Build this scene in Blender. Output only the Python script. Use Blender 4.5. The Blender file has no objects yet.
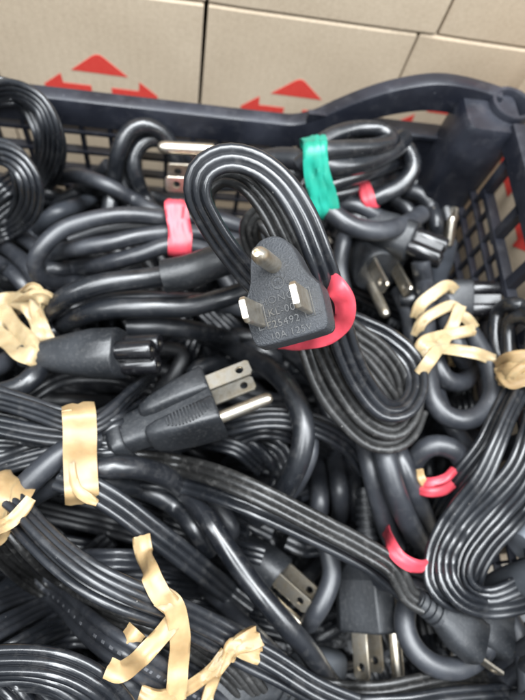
import bpy, bmesh, math, random
import numpy as np
from mathutils import Vector, Matrix

# ------------------------------------------------------------------ camera, world, light
SC = bpy.context.scene
COL = SC.collection
FPX = 560.0                       # focal length in pixels of the 525x700 photograph
HCAM = 180.0                      # camera height over the top of the pile, mm
M = np.array([[0.98757396, -0.04790603, -0.1496753],
              [-0.01705839, 0.91410157, -0.4051263],
              [0.15622642, 0.40264541, 0.90192571]])   # world axes in camera axes
CAMP = np.array([0.0, 0.0, HCAM])
cd = bpy.data.cameras.new('camera')
cam = bpy.data.objects.new('camera', cd); COL.objects.link(cam)
cd.sensor_fit = 'VERTICAL'; cd.sensor_height = 36.0; cd.lens = FPX / 700.0 * 36.0
cd.clip_start = 0.004; cd.clip_end = 50.0
mw = Matrix(M.tolist()).to_4x4(); mw.translation = Vector((0, 0, HCAM * .001))
cam.matrix_world = mw
cd.dof.use_dof = True; cd.dof.focus_distance = 0.136; cd.dof.aperture_fstop = 14.0
SC.camera = cam

W0 = bpy.data.worlds.new('World'); SC.world = W0; W0.use_nodes = True
bg = W0.node_tree.nodes['Background']
bg.inputs[0].default_value = (0.84, 0.92, 1.0, 1); bg.inputs[1].default_value = 0.5

def area(name, loc, target, sx, sy, power, color):
    ld = bpy.data.lights.new(name, 'AREA'); ld.shape = 'RECTANGLE'
    ld.size = sx; ld.size_y = sy; ld.energy = power; ld.color = color
    o = bpy.data.objects.new(name, ld); COL.objects.link(o)
    o.location = loc
    o.rotation_euler = (Vector(target) - Vector(loc)).to_track_quat('-Z', 'Y').to_euler()
for lx, le in ((-0.75, 26.0), (-0.15, 33.0), (0.45, 33.0), (1.05, 25.0)):        # rows of ceiling tubes
    area('ceiling_light', (lx, -0.15, 1.30), (lx * .55, 0.06, 0), 0.30, 1.6, le, (0.93, 0.97, 1.0))
SC.view_settings.view_transform = 'Standard'; SC.view_settings.look = 'None'
SC.view_settings.exposure = 0.0; SC.view_settings.gamma = 1.0
SC.render.engine = 'CYCLES'
SC.cycles.max_bounces = 6

random.seed(7); RNG = np.random.default_rng(7)

# ------------------------------------------------------------------ picture <-> world
def ray(px, py):
    return M @ np.array([px - 262.5, 350.0 - py, -FPX])
def P(px, py, z):
    r = ray(px, py); return CAMP + r * ((z - HCAM) / r[2])
def sst(a): a = min(1.0, max(0.0, a)); return a * a * (3 - 2 * a)
def drop(px, py):                # the pile falls away towards the near right of the crate
    return 24.0 * sst((py - 420) / 170.0) * sst((px - 90) / 150.0)
def CV(x, y, z):                 # camera-frame direction -> world (x right, y up, z to viewer)
    v = M @ np.array([x, y, z], float); return v / np.linalg.norm(v)
def onplane(px, py, ax, val):
    r = ray(px, py); return CAMP + r * ((val - CAMP[ax]) / r[ax])

# ------------------------------------------------------------------ materials
def newmat(name):
    m = bpy.data.materials.new(name); m.use_nodes = True
    nt = m.node_tree; b = nt.nodes['Principled BSDF']
    return m, nt, b
def N(nt, t, **kw):
    n = nt.nodes.new(t)
    for k, v in kw.items():
        if k in n.inputs: n.inputs[k].default_value = v
        else: setattr(n, k, v)
    return n
def pvc(name, base, rough, dust=0.5, bump=0.15, spec=0.5, noise_scale=260, dustcol=(0.22, 0.21, 0.2)):
    m, nt, b = newmat(name); L = nt.links.new
    tc = N(nt, 'ShaderNodeTexCoord')
    n1 = N(nt, 'ShaderNodeTexNoise', Scale=noise_scale, Detail=6.0, Roughness=0.65)
    n2 = N(nt, 'ShaderNodeTexNoise', Scale=45.0, Detail=4.0)
    L(tc.outputs['Object'], n1.inputs['Vector']); L(tc.outputs['Object'], n2.inputs['Vector'])
    r1 = N(nt, 'ShaderNodeValToRGB'); r1.color_ramp.elements[0].position = 0.45; r1.color_ramp.elements[1].position = 0.75
    r1.color_ramp.elements[0].color = (*[c * 0.8 for c in base], 1)
    r1.color_ramp.elements[1].color = (*[c * 1.5 + .004 for c in base], 1)
    L(n2.outputs[0], r1.inputs[0])
    vo = N(nt, 'ShaderNodeTexVoronoi', Scale=520.0)
    L(tc.outputs['Object'], vo.inputs['Vector'])
    lt = N(nt, 'ShaderNodeMath', operation='LESS_THAN'); lt.inputs[1].default_value = 0.12
    L(vo.outputs['Distance'], lt.inputs[0])
    gt = N(nt, 'ShaderNodeMath', operation='GREATER_THAN'); gt.inputs[1].default_value = 0.965
    sp = N(nt, 'ShaderNodeSeparateColor'); L(vo.outputs['Color'], sp.inputs[0]); L(sp.outputs[0], gt.inputs[0])
    mu = N(nt, 'ShaderNodeMath', operation='MULTIPLY'); L(lt.outputs[0], mu.inputs[0]); L(gt.outputs[0], mu.inputs[1])
    mu2 = N(nt, 'ShaderNodeMath', operation='MULTIPLY'); mu2.inputs[1].default_value = dust; L(mu.outputs[0], mu2.inputs[0])
    # soft dusty patches
    r2 = N(nt, 'ShaderNodeMapRange'); r2.inputs[1].default_value = 0.52; r2.inputs[2].default_value = 0.85
    r2.inputs[3].default_value = 0.0; r2.inputs[4].default_value = 0.35 * dust
    L(n1.outputs[0], r2.inputs[0])
    ad = N(nt, 'ShaderNodeMath', operation='ADD', use_clamp=True); L(mu2.outputs[0], ad.inputs[0]); L(r2.outputs[0], ad.inputs[1])
    mx = N(nt, 'ShaderNodeMix', data_type='RGBA'); L(ad.outputs[0], mx.inputs[0]); L(r1.outputs[0], mx.inputs[6])
    mx.inputs[7].default_value = (*dustcol, 1)
    L(mx.outputs[2], b.inputs['Base Color'])
    rr = N(nt, 'ShaderNodeMapRange'); rr.inputs[3].default_value = max(0.05, rough - 0.1); rr.inputs[4].default_value = rough + 0.14
    rr.inputs[1].default_value = 0.3; rr.inputs[2].default_value = 0.7
    L(n2.outputs[0], rr.inputs[0]); L(rr.outputs[0], b.inputs['Roughness'])
    b.inputs['Specular IOR Level'].default_value = spec
    bp = N(nt, 'ShaderNodeBump', Strength=bump, Distance=0.0004)
    L(n1.outputs[0], bp.inputs['Height']); L(bp.outputs[0], b.inputs['Normal'])
    return m
MAT = {}
MAT['gloss'] = pvc('glossy_black_pvc', (0.008, 0.009, 0.0115), 0.27, 0.5, 0.12, 0.75)
MAT['satin'] = pvc('satin_black_pvc', (0.009, 0.0103, 0.013), 0.31, 0.5, 0.15, 0.75)
MAT['matte'] = pvc('matte_charcoal_pvc', (0.020, 0.022, 0.027), 0.40, 0.4, 0.2, 0.7)
MAT['dusty'] = pvc('dusty_black_pvc', (0.012, 0.0118, 0.0115), 0.38, 0.8, 0.3, 0.6, 420)
MAT['deep'] = pvc('deep_black_pvc', (0.007, 0.0075, 0.009), 0.4, 0.4, 0.1, 0.5)
MAT['body'] = pvc('moulded_black_plastic', (0.011, 0.0125, 0.015), 0.42, 0.5, 0.3, 0.6, 700)
MAT['bodygrey'] = pvc('moulded_grey_plastic', (0.045, 0.05, 0.06), 0.42, 0.3, 0.25, 0.5, 600)
MAT['midgrey'] = pvc('mid_grey_plastic', (0.06, 0.066, 0.075), 0.4, 0.2, 0.15, 0.5, 400)
MAT['lightgrey'] = pvc('light_grey_plastic', (0.17, 0.185, 0.21), 0.5, 0.2, 0.15, 0.4, 300, (0.2, 0.2, 0.2))
MAT['print'] = pvc('grey_cable_print', (0.09, 0.092, 0.1), 0.5, 0.1, 0.05, 0.4)
MAT['nose'] = pvc('shiny_black_nylon', (0.006, 0.006, 0.0075), 0.24, 0.2, 0.05, 0.6)
MAT['crate'] = pvc('crate_plastic', (0.010, 0.0115, 0.018), 0.42, 0.7, 0.25, 0.5, 160, (0.13, 0.13, 0.14))
MAT['face'] = pvc('spark_textured_plastic', (0.022, 0.0245, 0.029), 0.46, 0.9, 1.0, 0.6, 1700, (0.16, 0.165, 0.18))
MAT['mould'] = pvc('moulded_lettering_plastic', (0.006, 0.007, 0.008), 0.3, 0.1, 0.05, 0.5)

def metal(name, col, rough):
    m, nt, b = newmat(name); L = nt.links.new
    tc = N(nt, 'ShaderNodeTexCoord')
    n1 = N(nt, 'ShaderNodeTexNoise', Scale=320.0, Detail=5.0, Roughness=0.7); L(tc.outputs['Object'], n1.inputs['Vector'])
    r1 = N(nt, 'ShaderNodeValToRGB')
    r1.color_ramp.elements[0].position = 0.35; r1.color_ramp.elements[0].color = (col[0] * .72, col[1] * .66, col[2] * .56, 1)
    r1.color_ramp.elements[1].position = 0.6; r1.color_ramp.elements[1].color = (*col, 1)
    L(n1.outputs[0], r1.inputs[0]); L(r1.outputs[0], b.inputs['Base Color'])
    b.inputs['Metallic'].default_value = 1.0
    rr = N(nt, 'ShaderNodeMapRange'); rr.inputs[3].default_value = rough + .15; rr.inputs[4].default_value = rough - .05
    L(n1.outputs[0], rr.inputs[0]); L(rr.outputs[0], b.inputs['Roughness'])
    bp = N(nt, 'ShaderNodeBump', Strength=0.12, Distance=0.0002); L(n1.outputs[0], bp.inputs['Height']); L(bp.outputs[0], b.inputs['Normal'])
    return m
MAT['nickel'] = metal('worn_nickel', (0.78, 0.72, 0.62), 0.3)
MAT['brass'] = metal('worn_brass', (0.80, 0.66, 0.44), 0.3)

def rubber(name, col, sss):
    m, nt, b = newmat(name); L = nt.links.new
    tc = N(nt, 'ShaderNodeTexCoord')
    n1 = N(nt, 'ShaderNodeTexNoise', Scale=150.0, Detail=5.0); L(tc.outputs['Object'], n1.inputs['Vector'])
    r1 = N(nt, 'ShaderNodeValToRGB')
    r1.color_ramp.elements[0].position = 0.3; r1.color_ramp.elements[0].color = (*[c * (.74, .70, .64)[i_] for i_, c in enumerate(col)], 1)
    r1.color_ramp.elements[1].position = 0.7; r1.color_ramp.elements[1].color = (*[min(1, c * 1.1) for c in col], 1)
    L(n1.outputs[0], r1.inputs[0]); L(r1.outputs[0], b.inputs['Base Color'])
    b.inputs['Roughness'].default_value = 0.42
    b.inputs['Subsurface Weight'].default_value = sss
    b.inputs['Subsurface Radius'].default_value = (0.002, 0.0012, 0.0007)
    b.inputs['Subsurface Scale'].default_value = 1.0
    bp = N(nt, 'ShaderNodeBump', Strength=0.25, Distance=0.0004); L(n1.outputs[0], bp.inputs['Height']); L(bp.outputs[0], b.inputs['Normal'])
    return m
MAT['tan'] = rubber('tan_rubber', (0.34, 0.235, 0.12), 0.35)
MAT['pale'] = rubber('pale_rubber', (0.39, 0.30, 0.175), 0.35)
MAT['pink'] = rubber('pink_rubber', (0.50, 0.05, 0.075), 0.1)
MAT['teal'] = rubber('teal_rubber', (0.01, 0.25, 0.18), 0.1)

def cardboard():
    m, nt, b = newmat('brown_cardboard'); L = nt.links.new
    tc = N(nt, 'ShaderNodeTexCoord')
    n1 = N(nt, 'ShaderNodeTexNoise', Scale=700.0, Detail=6.0, Roughness=0.75)
    n2 = N(nt, 'ShaderNodeTexNoise', Scale=22.0, Detail=5.0)
    wv = N(nt, 'ShaderNodeTexWave', Scale=75.0, Distortion=0.6); wv.bands_direction = 'X'
    for n in (n1, n2, wv): L(tc.outputs['Object'], n.inputs['Vector'])
    r1 = N(nt, 'ShaderNodeValToRGB')
    r1.color_ramp.elements[0].position = 0.3; r1.color_ramp.elements[0].color = (0.40, 0.315, 0.225, 1)
    r1.color_ramp.elements[1].position = 0.72; r1.color_ramp.elements[1].color = (0.58, 0.48, 0.36, 1)
    mx = N(nt, 'ShaderNodeMix', data_type='FLOAT'); mx.inputs[0].default_value = 0.45
    L(n1.outputs[0], mx.inputs[2]); L(n2.outputs[0], mx.inputs[3]); L(mx.outputs[0], r1.inputs[0])
    L(r1.outputs[0], b.inputs['Base Color']); b.inputs['Roughness'].default_value = 0.85
    b.inputs['Specular IOR Level'].default_value = 0.2
    bp = N(nt, 'ShaderNodeBump', Strength=0.16, Distance=0.0006); L(wv.outputs[0], bp.inputs['Height'])
    bp2 = N(nt, 'ShaderNodeBump', Strength=0.2, Distance=0.0004); L(n1.outputs[0], bp2.inputs['Height'])
    L(bp.outputs[0], bp2.inputs['Normal']); L(bp2.outputs[0], b.inputs['Normal'])
    return m
MAT['card'] = cardboard()
def redink():
    m, nt, b = newmat('red_printing_ink'); L = nt.links.new
    tc = N(nt, 'ShaderNodeTexCoord')
    n1 = N(nt, 'ShaderNodeTexNoise', Scale=600.0, Detail=5.0, Roughness=0.8); L(tc.outputs['Object'], n1.inputs['Vector'])
    r1 = N(nt, 'ShaderNodeValToRGB')
    r1.color_ramp.elements[0].position = 0.3; r1.color_ramp.elements[0].color = (0.56, 0.035, 0.028, 1)
    r1.color_ramp.elements[1].position = 0.8; r1.color_ramp.elements[1].color = (0.64, 0.08, 0.06, 1)
    L(n1.outputs[0], r1.inputs[0]); L(r1.outputs[0], b.inputs['Base Color']); b.inputs['Roughness'].default_value = 0.8
    b.inputs['Specular IOR Level'].default_value = 0.2
    return m
MAT['ink'] = redink()
def concrete():
    m, nt, b = newmat('grey_floor'); L = nt.links.new
    tc = N(nt, 'ShaderNodeTexCoord')
    n1 = N(nt, 'ShaderNodeTexNoise', Scale=40.0, Detail=8.0); L(tc.outputs['Object'], n1.inputs['Vector'])
    r1 = N(nt, 'ShaderNodeValToRGB'); r1.color_ramp.elements[0].color = (0.12, 0.105, 0.085, 1); r1.color_ramp.elements[1].color = (0.24, 0.21, 0.17, 1)
    L(n1.outputs[0], r1.inputs[0]); L(r1.outputs[0], b.inputs['Base Color']); b.inputs['Roughness'].default_value = 0.7
    return m
MAT['floor'] = concrete()

# ------------------------------------------------------------------ object helpers
def link(name, verts, faces, mat, parent=None, smooth=True, origin=None, sharp=None):
    """verts in mm (world, or parent-local when parent has its own frame)."""
    me = bpy.data.meshes.new(name)
    v = np.asarray(verts, float)
    if origin is not None: v = v - np.asarray(origin)
    me.from_pydata((v * .001).tolist(), [], faces)
    me.materials.append(MAT[mat] if isinstance(mat, str) else mat)
    if smooth:
        me.polygons.foreach_set('use_smooth', [True] * len(me.polygons))
        if sharp: me.set_sharp_from_angle(angle=math.radians(sharp))
    me.validate()
    o = bpy.data.objects.new(name, me); COL.objects.link(o)
    if parent is not None: o.parent = parent
    elif origin is not None: o.location = (np.asarray(origin) * .001).tolist()
    return o
def tag(o, label=None, cat=None, group=None, kind=None):
    if label: o['label'] = label
    if cat: o['category'] = cat
    if group: o['group'] = group
    if kind: o['kind'] = kind
    return o
def empty(name, loc, label, cat, group=None):
    o = bpy.data.objects.new(name, None); COL.objects.link(o)
    o.location = (np.asarray(loc) * .001).tolist(); o.empty_display_size = 0.01
    return tag(o, label, cat, group)

class MB:
    def __init__(s): s.v = []; s.f = []
    def add(s, v, f):
        k = len(s.v); s.v.extend([tuple(map(float, p)) for p in v]); s.f.extend([tuple(i + k for i in q) for q in f]); return s
    def box(s, x0, x1, y0, y1, z0, z1):
        v = [(x, y, z) for z in (z0, z1) for y in (y0, y1) for x in (x0, x1)]
        return s.add(v, [(0, 2, 3, 1), (4, 5, 7, 6), (0, 1, 5, 4), (2, 6, 7, 3), (0, 4, 6, 2), (1, 3, 7, 5)])
    def rings(s, rings, cap0=True, cap1=True, closed=False):
        n = len(rings[0]); v = [p for r in rings for p in r]; f = []
        m = len(rings)
        for i in range(m if closed else m - 1):
            a = i * n; b = ((i + 1) % m) * n
            for j in range(n):
                k = (j + 1) % n
                f.append((a + j, a + k, b + k, b + j))
        if not closed:
            if cap0: f.append(tuple(range(n - 1, -1, -1)))
            if cap1: f.append(tuple((m - 1) * n + j for j in range(n)))
        return s.add(v, f)
    def link(s, name, mat, parent=None, **kw): return link(name, s.v, s.f, mat, parent, **kw)

def superell(hw, hh, e=4.0, n=28, cx=0, cy=0):
    out = []
    for i in range(n):
        t = 2 * math.pi * i / n; c, q = math.cos(t), math.sin(t)
        out.append((cx + hw * math.copysign(abs(c) ** (2 / e), c), cy + hh * math.copysign(abs(q) ** (2 / e), q)))
    return out
def lathe(mb, prof, n=20, cx=0, cy=0):
    """prof: (z, r) along +Z"""
    rings = [[(cx + r * math.cos(2 * math.pi * i / n), cy + r * math.sin(2 * math.pi * i / n), z) for i in range(n)] for z, r in prof]
    mb.rings(rings); return mb
def loft(mb, secs, n=28):
    """secs: (z, cx, cy, hw, hh, e)"""
    mb.rings([[(x, y, z) for x, y in superell(hw, hh, e, n, cx, cy)] for z, cx, cy, hw, hh, e in secs]); return mb

# ------------------------------------------------------------------ cables: gathered first, settled, then meshed
def catmull(pts, step):
    p = np.asarray(pts, float)
    if len(p) < 3: p = np.array([p[0], (p[0] + p[-1]) / 2, p[-1]])
    q = np.vstack([2 * p[0] - p[1], p, 2 * p[-1] - p[-2]])
    out = []
    d = np.linalg.norm(np.diff(q[:, :3], axis=0), axis=1) ** 0.5 + 1e-6
    t = np.concatenate([[0], np.cumsum(d)])
    for i in range(1, len(q) - 2):
        t0, t1, t2, t3 = t[i - 1:i + 3]
        k = max(3, int(np.linalg.norm(q[i + 1, :3] - q[i, :3]) / 0.7))
        u = np.linspace(t1, t2, k, endpoint=False)[:, None]
        A1 = (t1 - u) / (t1 - t0) * q[i - 1] + (u - t0) / (t1 - t0) * q[i]
        A2 = (t2 - u) / (t2 - t1) * q[i] + (u - t1) / (t2 - t1) * q[i + 1]
        A3 = (t3 - u) / (t3 - t2) * q[i + 1] + (u - t2) / (t3 - t2) * q[i + 2]
        B1 = (t2 - u) / (t2 - t0) * A1 + (u - t0) / (t2 - t0) * A2
        B2 = (t3 - u) / (t3 - t1) * A2 + (u - t1) / (t3 - t1) * A3
        out.append((t2 - u) / (t2 - t1) * B1 + (u - t1) / (t2 - t1) * B2)
    out.append(p[-1:])
    o = np.vstack(out)
    s = np.concatenate([[0], np.cumsum(np.linalg.norm(np.diff(o[:, :3], axis=0), axis=1))])
    m = max(4, int(s[-1] / step)); g = np.linspace(0, s[-1], m)
    return np.stack([np.interp(g, s, o[:, k]) for k in range(o.shape[1])], 1)
def smooth1(a, k):
    if k <= 0 or len(a) < 3: return a
    w = np.exp(-np.linspace(-2, 2, 2 * k + 1) ** 2); w /= w.sum()
    b = np.concatenate([np.repeat(a[:1], k, 0), a, np.repeat(a[-1:], k, 0)])
    if a.ndim == 1: return np.convolve(b, w, 'valid')
    return np.stack([np.convolve(b[:, j], w, 'valid') for j in range(a.shape[1])], 1)

STR = []      # all strands
class Strand:
    def __init__(s, thing, path, kind, r, roll, mat, mass, w, ribs):
        s.thing = thing; s.p = path[:, :3]; s.kind = kind; s.r = r; s.mat = mat; s.mass = mass; s.w = w; s.ribs = ribs
        s.roll = np.radians(path[:, 3]) if path.shape[1] > 3 else np.full(len(path), math.radians(roll))
    def frames(s):
        T = np.gradient(s.p, axis=0); T /= np.linalg.norm(T, axis=1)[:, None] + 1e-9
        V = CAMP - s.p; V /= np.linalg.norm(V, axis=1)[:, None]
        S = np.cross(T, V)
        for i in range(1, len(S)):
            if S[i] @ S[i - 1] < 0 and np.linalg.norm(S[i]) < .35: S[i] = S[i - 1]
        S = smooth1(S, 4); S -= T * np.sum(S * T, 1)[:, None]
        S /= np.linalg.norm(S, axis=1)[:, None] + 1e-9
        Nn = np.cross(S, T)
        c = np.cos(s.roll)[:, None]; q = np.sin(s.roll)[:, None]
        return T, S * c + Nn * q, Nn * c - S * q
STEP = 2.2
def strand(thing, pts, kind='r', r=3.4, z=0.0, roll=0.0, mat='satin', mass=1.0, w=2.7, ribs=3, wob=0.35, dup=None):
    """pts: (px, py[, z[, roll]]) in photograph pixels and mm over the pile's top"""
    q = []
    for p in pts:
        if p[0] == 'w': q.append((*p[1], roll)); continue
        zz = p[2] if len(p) > 2 and p[2] is not None else z
        rl = p[3] if len(p) > 3 else roll
        q.append((*P(p[0], p[1], zz - (drop(p[0], p[1]) if mass > 0 else 0)), rl))
    if dup:
        strand(thing, [p if p[0] == 'w' else (p[0] + dup[0], p[1] + dup[1], (p[2] if len(p) > 2 and p[2] is not None else z) + dup[2]) for p in pts], kind, r, z + dup[2], roll + RNG.uniform(-30, 30), mat, mass, w, ribs, wob)
    return strand3(thing, q, kind, r, 0, mat, mass, w, ribs, wob)
def strand3(thing, q, kind='r', r=3.4, roll=0.0, mat='satin', mass=1.0, w=2.7, ribs=3, wob=0.35):
    path = catmull([tuple(p) if len(p) > 3 else (*p, roll) for p in q], STEP)
    n = len(path); ph = RNG.random((3, 3)) * 6.28
    s = np.arange(n) * STEP
    if kind == 'f' and mass > 0:
        q2 = RNG.random(3) * 6.28; path[:, 3] += 13 * np.sin(s / 26 + q2[0]) + 9 * np.sin(s / 13 + q2[1]) + RNG.uniform(-12, 12); wob = wob * 1.8
    for j in range(3):
        path[:, j] += wob * (np.sin(s / 17 + ph[j, 0]) * .6 + np.sin(s / 31 + ph[j, 1]) + np.sin(s / 9 + ph[j, 2]) * .2)
    st = Strand(thing, path, kind, r, 0, mat, mass, w, ribs)
    STR.append(st); thing.setdefault('strands', []).append(st); return st

OBST = []     # fixed spheres: (world point, radius)
def obstacle(p, r): OBST.append((np.asarray(p, float), r))

def settle(iters=60):
    """push overlapping cords apart along the line of sight so that they lie on one another"""
    pos = []; rad = []; sid = []; arc = []; im = []; idx = []
    for k, s in enumerate(STR):
        T, S, Nn = s.frames()
        offs = [0.0] if s.kind == 'r' else [(i - (s.ribs - 1) / 2) * s.w for i in range(s.ribs)]
        for o in offs:
            pos.append(s.p + S * o); m = len(s.p)
            rad.append(np.full(m, s.r)); sid.append(np.full(m, k)); arc.append(np.arange(m) * STEP)
            im.append(np.full(m, s.mass)); idx.append(np.arange(m))
    for p, r in OBST:
        pos.append(p[None]); rad.append(np.array([r])); sid.append(np.array([-1])); arc.append(np.zeros(1)); im.append(np.zeros(1)); idx.append(np.zeros(1, int))
    pos = np.vstack(pos); rad = np.concatenate(rad); sid = np.concatenate(sid); arc = np.concatenate(arc); im = np.concatenate(im); idx = np.concatenate(idx)
    rel = pos - CAMP; t = np.linalg.norm(rel, axis=1); d = rel / t[:, None]
    ca = d @ M                       # camera coords
    a = np.stack([ca[:, 0] / -ca[:, 2], ca[:, 1] / -ca[:, 2]], 1)
    cell = 0.06; key = np.floor(a / cell).astype(int)
    buck = {}
    for i, k in enumerate(map(tuple, key)): buck.setdefault(k, []).append(i)
    I = []; J = []
    for (cx, cy), li in buck.items():
        li = np.array(li)
        for dx, dy in ((0, 0), (1, 0), (0, 1), (1, 1), (1, -1)):
            lj = buck.get((cx + dx, cy + dy))
            if lj is None: continue
            lj = np.array(lj)
            ii, jj = np.meshgrid(li, lj, indexing='ij')
            if dx == 0 and dy == 0: k = ii < jj
            else: k = np.ones_like(ii, bool)
            ii = ii[k]; jj = jj[k]
            lat = np.linalg.norm(d[ii] - d[jj], axis=1) * (t[ii] + t[jj]) / 2
            ok = (lat < (rad[ii] + rad[jj]) * .96) & ((sid[ii] != sid[jj]) | (np.abs(arc[ii] - arc[jj]) > 25)) & ~((sid[ii] == -1) & (sid[jj] == -1))
            ok &= (np.abs(t[ii] - t[jj]) < 34)
            I.append(ii[ok]); J.append(jj[ok])
    I = np.concatenate(I); J = np.concatenate(J)
    lat = np.linalg.norm(d[I] - d[J], axis=1) * (t[I] + t[J]) / 2
    need = np.sqrt(np.maximum(((rad[I] + rad[J]) * .96) ** 2 - lat ** 2, 0))
    # one order per pair of strands where they meet (averaged locally along the cord)
    diff = t[I] - t[J]
    gk = {}
    code = (sid[I].astype(np.int64) + 2) * 100000 + (sid[J] + 2)
    code = code * 400 + (idx[I] // 8)
    u, inv = np.unique(code, return_inverse=True)
    mean = np.bincount(inv, diff) / np.bincount(inv)
    sg = np.sign(mean)[inv]; tie = sg == 0
    sg[tie] = np.where(sid[I][tie] < sid[J][tie], 1, -1)
    wsum = im[I] + im[J] + 1e-9
    off = np.zeros(len(t))
    starts = np.concatenate([[0], np.flatnonzero((np.diff(sid) != 0)) + 1, [len(sid)]])
    for it in range(iters):
        cur = sg * ((t[I] + off[I]) - (t[J] + off[J]))
        de = np.maximum(need - cur, 0)
        bi = np.where(sg > 0, 1.0, .12) * im[I]; bj = np.where(sg > 0, .12, 1.0) * im[J]; bs = bi + bj + 1e-9
        pi = sg * de * bi / bs * .6; pj = -sg * de * bj / bs * .6
        # use the strongest push per point
        up = np.zeros(len(t)); dn = np.zeros(len(t))
        np.maximum.at(up, I, pi); np.maximum.at(up, J, pj); np.minimum.at(dn, I, pi); np.minimum.at(dn, J, pj)
        mv = up + dn
        off += mv
        # each strand keeps one offset per station, smoothed along its length
        c = 0
        for s in STR:
            m = len(s.p); nr = 1 if s.kind == 'r' else s.ribs
            if s.mass > 0:
                blk = off[c:c + m * nr].reshape(nr, m)
                av = blk.mean(0) if it % 2 else blk[np.abs(blk).argmax(0), np.arange(m)]
                av = smooth1(av, 3 if it < iters * .7 else 2)
                off[c:c + m * nr] = np.tile(av, nr)
            else: off[c:c + m * nr] = 0
            c += m * nr
        off[c:] = 0
    c = 0
    for s in STR:
        m = len(s.p); nr = 1 if s.kind == 'r' else s.ribs
        o = off[c:c + m]
        rl = s.p - CAMP; s.p = s.p + rl / np.linalg.norm(rl, axis=1)[:, None] * o[:, None]
        rl = s.p - CAMP; lim = -96.5 - HCAM      # the crate's base
        k = np.minimum(1.0, lim / np.minimum(rl[:, 2], -1))
        k = np.minimum(k, np.minimum((175.4 - s.r - .6) / np.maximum(s.p[:, 1], 1), (121.5 - s.r - .4) / np.maximum(s.p[:, 0], 1)))
        if s.thing.get('out'): k[:] = 1
        k = smooth1(k, 4); s.p = CAMP + rl * k[:, None]
        c += m * nr
    print('settled: max push %.1f mm, remaining overlap %.2f' % (np.abs(off).max(), np.percentile(np.maximum(need - sg * ((t[I] + off[I]) - (t[J] + off[J])), 0), 95)))

def profile(s):
    if s.kind == 'r':
        return [(s.r * math.cos(2 * math.pi * i / 16), s.r * math.sin(2 * math.pi * i / 16)) for i in range(16)]
    out = []; n = s.ribs; r = s.r
    for i in range(n):                # upper edge, left to right
        cx = (i - (n - 1) / 2) * s.w
        a0 = 180 if i == 0 else 160; a1 = 0 if i == n - 1 else 20
        for k in range(6):
            t = math.radians(a0 + (a1 - a0) * k / 5); out.append((cx + r * math.cos(t) * (1.0 if 0 < i < n - 1 else 1), r * math.sin(t)))
    for i in range(n - 1, -1, -1):
        cx = (i - (n - 1) / 2) * s.w
        a0 = 0 if i == n - 1 else -20; a1 = -180 if i == 0 else -160
        rng = range(6)
        for k in rng:
            if (i == n - 1 and k == 0) or (i == 0 and k == 5): continue
            t = math.radians(a0 + (a1 - a0) * k / 5); out.append((cx + r * math.cos(t), r * math.sin(t)))
    return out
def mesh_strand(mb, s):
    T, S, Nn = s.frames(); pr = np.array(profile(s))
    ring = s.p[:, None, :] + S[:, None, :] * pr[None, :, 0:1] + Nn[:, None, :] * pr[None, :, 1:2]
    n = len(pr); m = len(s.p); k0 = len(mb.v)
    mb.v.extend(map(tuple, ring.reshape(-1, 3)))
    i = np.arange(m - 1)[:, None] * n; j = np.arange(n)[None]; k = (j + 1) % n
    q = np.stack([i + j, i + k, i + n + k, i + n + j], -1).reshape(-1, 4) + k0
    mb.f.extend(map(tuple, q.tolist()))
    mb.f.append(tuple(k0 + x for x in range(n))); mb.f.append(tuple(k0 + (m - 1) * n + x for x in range(n - 1, -1, -1)))

SURF = {}
def build_surface():
    q = []; rr = []
    for s in STR:
        T, S, Nn = s.frames()
        for o in ([0.0] if s.kind == 'r' else [(i - (s.ribs - 1) / 2) * s.w for i in range(s.ribs)]):
            q.append(s.p + S * o); rr.append(np.full(len(s.p), s.r))
    q = np.vstack(q); SURF['q'] = q - CAMP; SURF['t'] = np.linalg.norm(SURF['q'], axis=1); SURF['r'] = np.concatenate(rr)
    SURF['d'] = SURF['q'] / SURF['t'][:, None]
def surf_t(px, py, near=0.6):
    a = ray(px, py); a /= np.linalg.norm(a)
    l = np.linalg.norm(SURF['d'] - a, axis=1) * SURF['t']
    k = l < SURF['r'] + near
    if not k.any(): return None
    return (SURF['t'][k] - np.sqrt(np.maximum(SURF['r'][k] ** 2 - np.minimum(l[k], SURF['r'][k]) ** 2, 0))).min()
THINGS = []
def cord(label, group='power cords tangled in the crate', name='power_cord', cat='power cord'):
    t = dict(label=label, group=group, name=name, cat=cat, plugs=[]); THINGS.append(t); return t
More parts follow.
